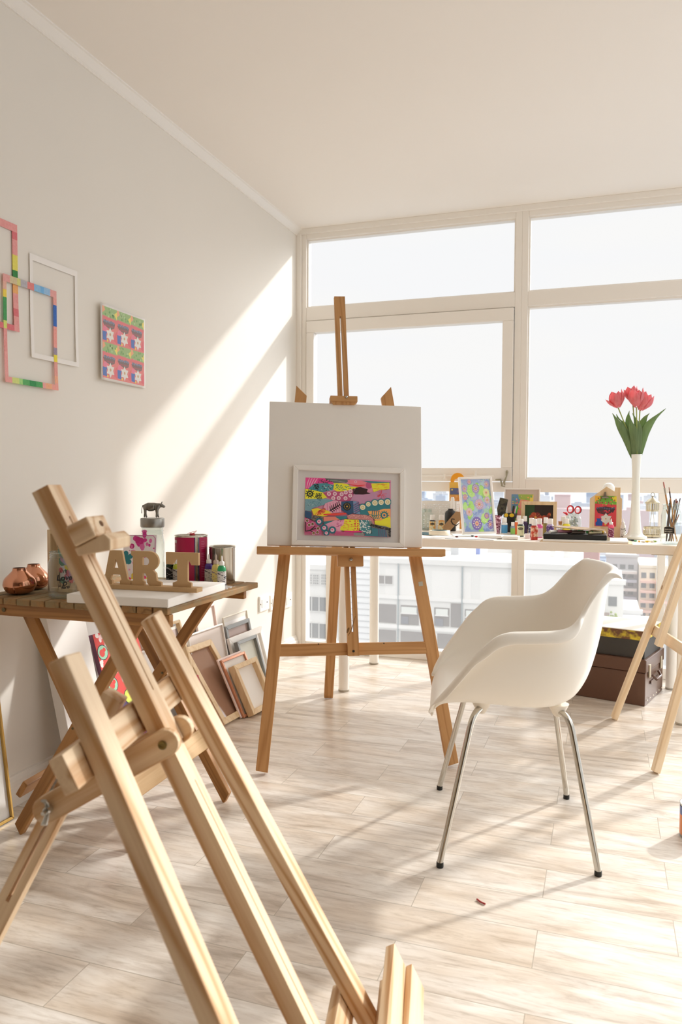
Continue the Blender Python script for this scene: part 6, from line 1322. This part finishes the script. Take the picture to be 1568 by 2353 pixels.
# ------------------------------------------------------------------ floor things at the right
LEA = mat('brown_leatherette', '5E4030', .32, noise=.08, nscale=60); 
Ms_ = axes((.186, 3.778, 0), Vector((-.959, .283, 0)).normalized(), Vector((.283, .959, 0)).normalized(), (0, 0, 1))
# x runs left along the front, y runs back
st_ = thing('suitcase', 'brown leather-look suitcase on the floor under the desk', 'suitcase', M=Ms_)
Wd, Dp, Hh = .52, .34, .215
build(MB().box(0, Wd, 0, Dp, 0, Hh-.062, M=Ms_), 'body', LEA, st_, bevel=.004)
build(MB().box(-.004, Wd+.004, -.004, Dp+.004, Hh-.060, Hh, M=Ms_), 'lid', LEA, st_, bevel=.004)
build(MB().box(-.006, -.003, .09, .25, .085, .10, M=Ms_).tube([Ms_ @ Vector(v) for v in [(-.006, .11, .125), (-.022, .12, .105), (-.022, .21, .105), (-.006, .22, .125)]], .006, 8), 'handle', LEA, st_)
for yy in (.06, .28): build(MB().box(-.008, -.003, yy-.012, yy+.012, .125, .185, M=Ms_), 'latch', mat('pale_metal', 'C9BFA8', .4, .6), st_)
for k in range(6): build(MB().lathe([(.004, 0), (.003, .002)], 8, M=Ms_ @ T(-.0042, .03+k*.055, .022) @ RY(-PI/2)), 'stud', MATS['pale_metal'], st_)
Mx2 = Ms_ @ T(.010, .02, Hh)
bx2 = thing('storage_box', 'black box with a yellow leaf-patterned lid stacked on the brown suitcase', 'box', M=Mx2)
BLK = mat('box_charcoal', '3B3834', .6)
build(MB().box(0, .44, 0, .30, 0, .105, M=Mx2), 'box_body', BLK, bx2, bevel=.002)
lf = mottled('leaf_pattern', '6E4A30', 'D8C23A', 26)
build(MB().box(-.003, .443, -.003, .303, .085, .128, M=Mx2), 'lid', lf, bx2, bevel=.002)
build(MB().box(-.001, .441, -.001, .301, .128, .131, M=Mx2), 'lid_sunlit_top', mat('sunlit_lid_white', 'F0EEE6', .5), bx2)  # white slab paints the sun glare on top of the leaf lid
# orange tin cut by the right edge
ot = tin('paint_tin', 'orange and blue paint tin on the floor, cut off at the photo right edge', .262, 2.43, .001, .040, .098, [(-PI, PI, .008, .066, mat('tin_orange', 'D97B34', .35)), (-PI, PI, .066, .090, mat('tin_blue', '5E70A8', .35))])

# ------------------------------------------------------------------ the city outside
GZ = -60
struct(MB().box(-3200, 1800, 20, 5200, GZ-1, GZ), 'ground', mat('city_ground', '9CA2AA', .9, noise=.25, nscale=.004))
def facade(name, label, x0, x1, y0, y1, z1, wall, wins, cat='building', group=None, gl=None, roofm=None, extra=None, z0=GZ):
    t_ = thing(name, label, cat, ((x0+x1)/2, (y0+y1)/2, z0), group)
    build(MB().box(x0, x1, y0, y1, z0, z1), 'walls', wall, t_)
    build(MB().box(x0-.15, x1+.15, y0-.12, y0+.35, z1, z1+.35), 'parapet', roofm or wall, t_)
    for k, wv_ in enumerate(wins):
        a0, a1, b0, b1 = wv_[:4]; nx, ny = (wv_[4:6] if len(wv_) > 4 else (1, 1))
        f_ = MB().box(a0, a1, y0-.03, y0, b0, b1); o = build(f_, 'window', gl or CG, t_)
        if nx*ny > 1:
            g_ = MB(); t2_ = .05
            for i in range(nx+1): X_ = a0+(a1-a0)*i/nx; g_.box(X_-t2_/2, X_+t2_/2, y0-.08, y0-.03, b0, b1)
            for j in range(ny+1): Z_ = b0+(b1-b0)*j/ny; g_.box(a0, a1, y0-.08, y0-.03, Z_-t2_/2, Z_+t2_/2)
            build(g_, 'glazing_bars', wall, o)
    return t_
CG = mat('far_window', '5A5F62', .3); CW = mat('facade_white', 'CFCFCC', .9, noise=.05, nscale=.4); CW2 = mat('facade_white2', 'D6D5D2', .9, noise=.04, nscale=.6); CB = mat('recess_brown', '9A8A84', .9)
CR = mat('facade_red', '9E6C66', .9); CY = mat('facade_cream', 'DCD4BE', .9); CGY = mat('facade_grey', 'ABAEB2', .9)
bA = facade('apartment_building', 'white building directly opposite with small grid windows, seen in the left-hand pane', -26, -17.6, 50, 62, -5.2, CW, [(-19.7, -19.28, -6.26, -5.55, 3, 4), (-19.2, -18.78, -6.26, -5.55, 3, 4), (-18.6, -18.2, -6.28, -5.5, 3, 4), (-19.85, -18.2, -8.15, -7.1, 3, 1), (-19.85, -18.2, -10.05, -8.95, 3, 1), (-21.6, -20.4, -8.15, -7.1, 3, 1), (-21.6, -20.4, -6.26, -5.55, 3, 4)])
bB = facade('apartment_building', 'pale ribbed building seen between the easel mast and the desk leg', -17.5, -14.9, 51, 62, -4.5, mat('facade_ribbed', 'DFE1E2', .9), [])
for k in range(14): build(MB().box(-17.5, -14.9, 50.96, 51.0, -10.5+k*.42, -10.46+k*.42), 'siding_line', CGY, bB)
bC = facade('apartment_building', 'long blank white building with recessed lower windows and drainpipes, opposite the middle panes', -14.7, -1.6, 50, 64, -4.55, CW, [(-14.6, -13.45, -6.0, -5.4, 2, 1), (-14.58, -13.22, -8.62, -7.35), (-12.9, -11.65, -8.65, -7.35), (-10.62, -9.6, -8.6, -7.38), (-9.52, -8.8, -8.62, -7.05), (-8.58, -7.3, -8.3, -7.38), (-6.8, -5.6, -8.4, -7.38), (-14.58, -13.22, -10.4, -9.1), (-12.9, -11.3, -10.4, -9.1), (-10.4, -9.0, -10.4, -9.1)], gl=mat('shaded_recess', '6E6A68', .8))
for k, (a0, a1) in enumerate([(-12.85, -11.8), (-10.5, -9.7), (-8.5, -7.4)]):
    w_2 = build(MB().box(a0, a1, 49.9, 49.96, -7.85, -7.45), 'inner_window', mat('lace_window', 'C9CDC8', .5), bC); build(MB().box(a0-.05, a1+.05, 49.86, 49.9, -7.92, -7.85), 'sill', CW2, bC)
    build(MB().box(a0, a0+.5, 49.9, 49.96, -8.6, -8.1), 'inner_door', mat('dark_door', '5E626C', .6), bC)
for x in (-13.07, -8.77, -5.0): build(MB().tube([(x, 49.92, -12), (x, 49.92, -4.55)], .05, 8), 'drainpipe', mat('pipe_grey', '7E8C90', .6), bC)
for z in (-6.95, -8.95): build(MB().box(-14.7, -1.6, 49.9, 50, z, z+.25), 'ledge', CW2, bC)
for k in range(4): build(MB().box(-14.0+k*3.2, -11.4+k*3.2, 49.985, 50.0, -6.85, -4.95), 'render_panel', CW2, bC)
# roof things
def roof_box(name, label, cat, x0, x1, y0, y1, z0, z1, m_, cap=None, group='rooftop units on the long white building'):
    t_ = thing(name, label, cat, ((x0+x1)/2, y0, z0), group); build(MB().box(x0, x1, y0, y1, z0, z1), 'casing', m_, t_); build(MB().box(x0-.08, x1+.08, y0-.08, y1+.08, z1, z1+.1), 'cap', cap or CW2, t_)
RZ0 = -4.55
roof_box('vent_shaft', 'grey ribbed vent shaft on the white roof, just right of the easel leg', 'shaft', -10.9, -10.3, 57, 57.6, RZ0, -3.75, CGY)
roof_box('water_tank', 'small blue water tank on the white roof', 'tank', -9.2, -8.9, 58, 58.4, RZ0, -4.0, mat('tank_blue', '4E6CB4', .5))
roof_box('chimney', 'square white chimney left of the taller pair on the roof', 'chimney', -5.03, -4.68, 58, 58.5, RZ0, -4.0, CW2)
roof_box('chimney', 'white chimney in the middle of the roof, behind the chair arm', 'chimney', -3.79, -3.42, 58, 58.5, RZ0, -4.05, CW2)
roof_box('chimney', 'broad white chimney near the roof end behind the chair back', 'chimney', -2.85, -2.30, 58, 58.5, RZ0, -4.1, CW2)
roof_box('roof_hut', 'long low white roof hut behind the water tank', 'hut', -14, -10.9, 60, 62, RZ0, -4.15, CW2); roof_box('roof_hut', 'low white roof hut right of the water tank', 'hut', -8.6, -6.2, 60, 62, RZ0, -4.2, CW2)
bD = facade('apartment_building', 'reddish brown block rising behind the white roof', -11, -.6, 90, 104, -6.2, CR, [(-9.5+i*1.6, -8.7+i*1.6, -7.4, -6.8) for i in range(5)])
bE = facade('apartment_building', 'grey block with rows of small windows behind the left-hand buildings', -34, -24, 80, 92, -5.6, CGY, [(-33+i*1.5, -32.2+i*1.5, -7.2-j*1.5, -6.4-j*1.5) for i in range(6) for j in range(2)])
wins = [(.9+i*1.05, 1.6+i*1.05, -10.8-j*1.15, -10.2-j*1.15) for i in range(3) for j in range(8)]
bF = facade('apartment_building', 'grey and white apartment block with balconies, seen to the right of the chair back', .2, 4.2, 110, 124, -9.2, CGY, wins)
for j in range(8): build(MB().box(.3, 4.1, 109, 110, -11.35-j*1.15, -11.0-j*1.15), 'balcony', [CW2, mat('balcony_blue', 'B4BCCB', .8)][j % 2], bF)
wins = [(4.4+i*1.0, 5.0+i*1.0, -11.2-j*1.25, -10.5-j*1.25) for i in range(3) for j in range(7)]
bG = facade('apartment_building', 'cream apartment block with salmon balcony bands at the far right', 4.3, 8.2, 104, 118, -9.9, CY, wins)
for j in range(7): build(MB().box(4.3, 8.2, 103.2, 104, -11.75-j*1.25, -11.45-j*1.25), 'balcony', mat('balcony_salmon', 'D8B4A4', .8), bG)
bH = facade('terraced_house', 'low white house with a roof terrace right of the chair back', -1.0, 1.35, 60, 70, -6.6, CW2, [(-.6, .1, -8.2, -7.5), (.3, .9, -8.2, -7.5)])
build(MB().box(-.9, .4, 59.9, 60, -9.3, -8.7), 'doorway', CB, bH)
bI = facade('terraced_house', 'small plain white house in front of the apartment blocks', 1.55, 2.9, 68, 76, -10.0, CW2, [(1.8, 2.1, -10.9, -10.5)])
roof_box('flat_roof_terrace', 'wide pale terrace roof just beyond the window sill at the right', 'terrace', -1.5, 5.5, 58, 66, -14, -9.9, CGY, group=None)
tr_ = thing('rooftop_tree', 'small green tree on the roof terrace right of the chair back', 'tree', (.65, 59, -9.8))
build(MB().tube([(.65, 59, -9.8), (.65, 59, -9.2)], .05, 8), 'trunk', mat('bark', '6A5640', .9), tr_)
cr_ = MB(); rnd = random.Random(6)
for k in range(60): cr_.sphere((.65+rnd.gauss(0, .14), 59+rnd.gauss(0, .14), -8.95+rnd.gauss(0, .16)), rnd.uniform(.05, .10), seg=5)
build(cr_, 'crown', mat('tree_green', '8C9E48', .9, noise=.3, nscale=3), tr_)
# distant city: each block its own object
rnd = random.Random(77); cols_ = [mat('haze_white', 'C4C8CE', .9), mat('haze_grey', '9CA6B4', .9), mat('haze_rose', 'B49C9E', .9), mat('haze_blue', '8E9EB4', .9)]  # pale cool tones stand in for distance haze
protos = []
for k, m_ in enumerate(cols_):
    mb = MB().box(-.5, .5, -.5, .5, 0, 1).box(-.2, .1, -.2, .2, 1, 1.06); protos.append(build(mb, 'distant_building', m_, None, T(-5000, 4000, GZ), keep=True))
names = ['pale white', 'grey', 'rose-coloured', 'bluish']
used_ = [False]*4
spots = [(-105, 1500, 7, 10, 41, 1), (-58, 200, 8, 12, 42, 2), (-9.5, 200, 12.5, 14, 54.3, 2)]
for k in range(330):
    Y_ = 130*math.exp(rnd.random()*3.0); X_ = -Y_*rnd.uniform(-.12, .62) ; hh = rnd.uniform(14, 34) if Y_ < 500 else rnd.uniform(10, 42); ww = rnd.uniform(9, 22)*(1 if Y_ < 600 else 1.8)
    if Y_ < 260: hh = min(hh, 60-(Y_*.055)-2)
    dd = rnd.uniform(10, 24); kk = rnd.randrange(4)
    if any(abs(X_-q_[0]) < (ww+q_[2])/2+1.5 and abs(Y_-q_[1]) < (dd+q_[3])/2+1.5 for q_ in spots): continue
    spots.append((X_, Y_, ww, dd, hh, kk))
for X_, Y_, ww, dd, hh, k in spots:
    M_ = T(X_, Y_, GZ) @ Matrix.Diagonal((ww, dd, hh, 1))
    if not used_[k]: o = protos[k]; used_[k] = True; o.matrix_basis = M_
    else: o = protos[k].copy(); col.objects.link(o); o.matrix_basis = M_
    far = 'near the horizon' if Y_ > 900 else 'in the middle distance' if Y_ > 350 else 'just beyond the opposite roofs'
    tag(o, '%s block %s of the city beyond the windows, tinted pale for haze' % (names[k], far), 'building', '%s city blocks %s' % (names[k], far))

# a red thread scrap on the floor
build(MB().tube([(-.285, 1.878, .003), (-.275, 1.868, .003), (-.262, 1.862, .003)], .0022, 6), 'red_scrap', mat('scrap_red', 'A83A34', .6), label='tiny red scrap lying on the bare floor in front of the white armchair', cat='scrap')
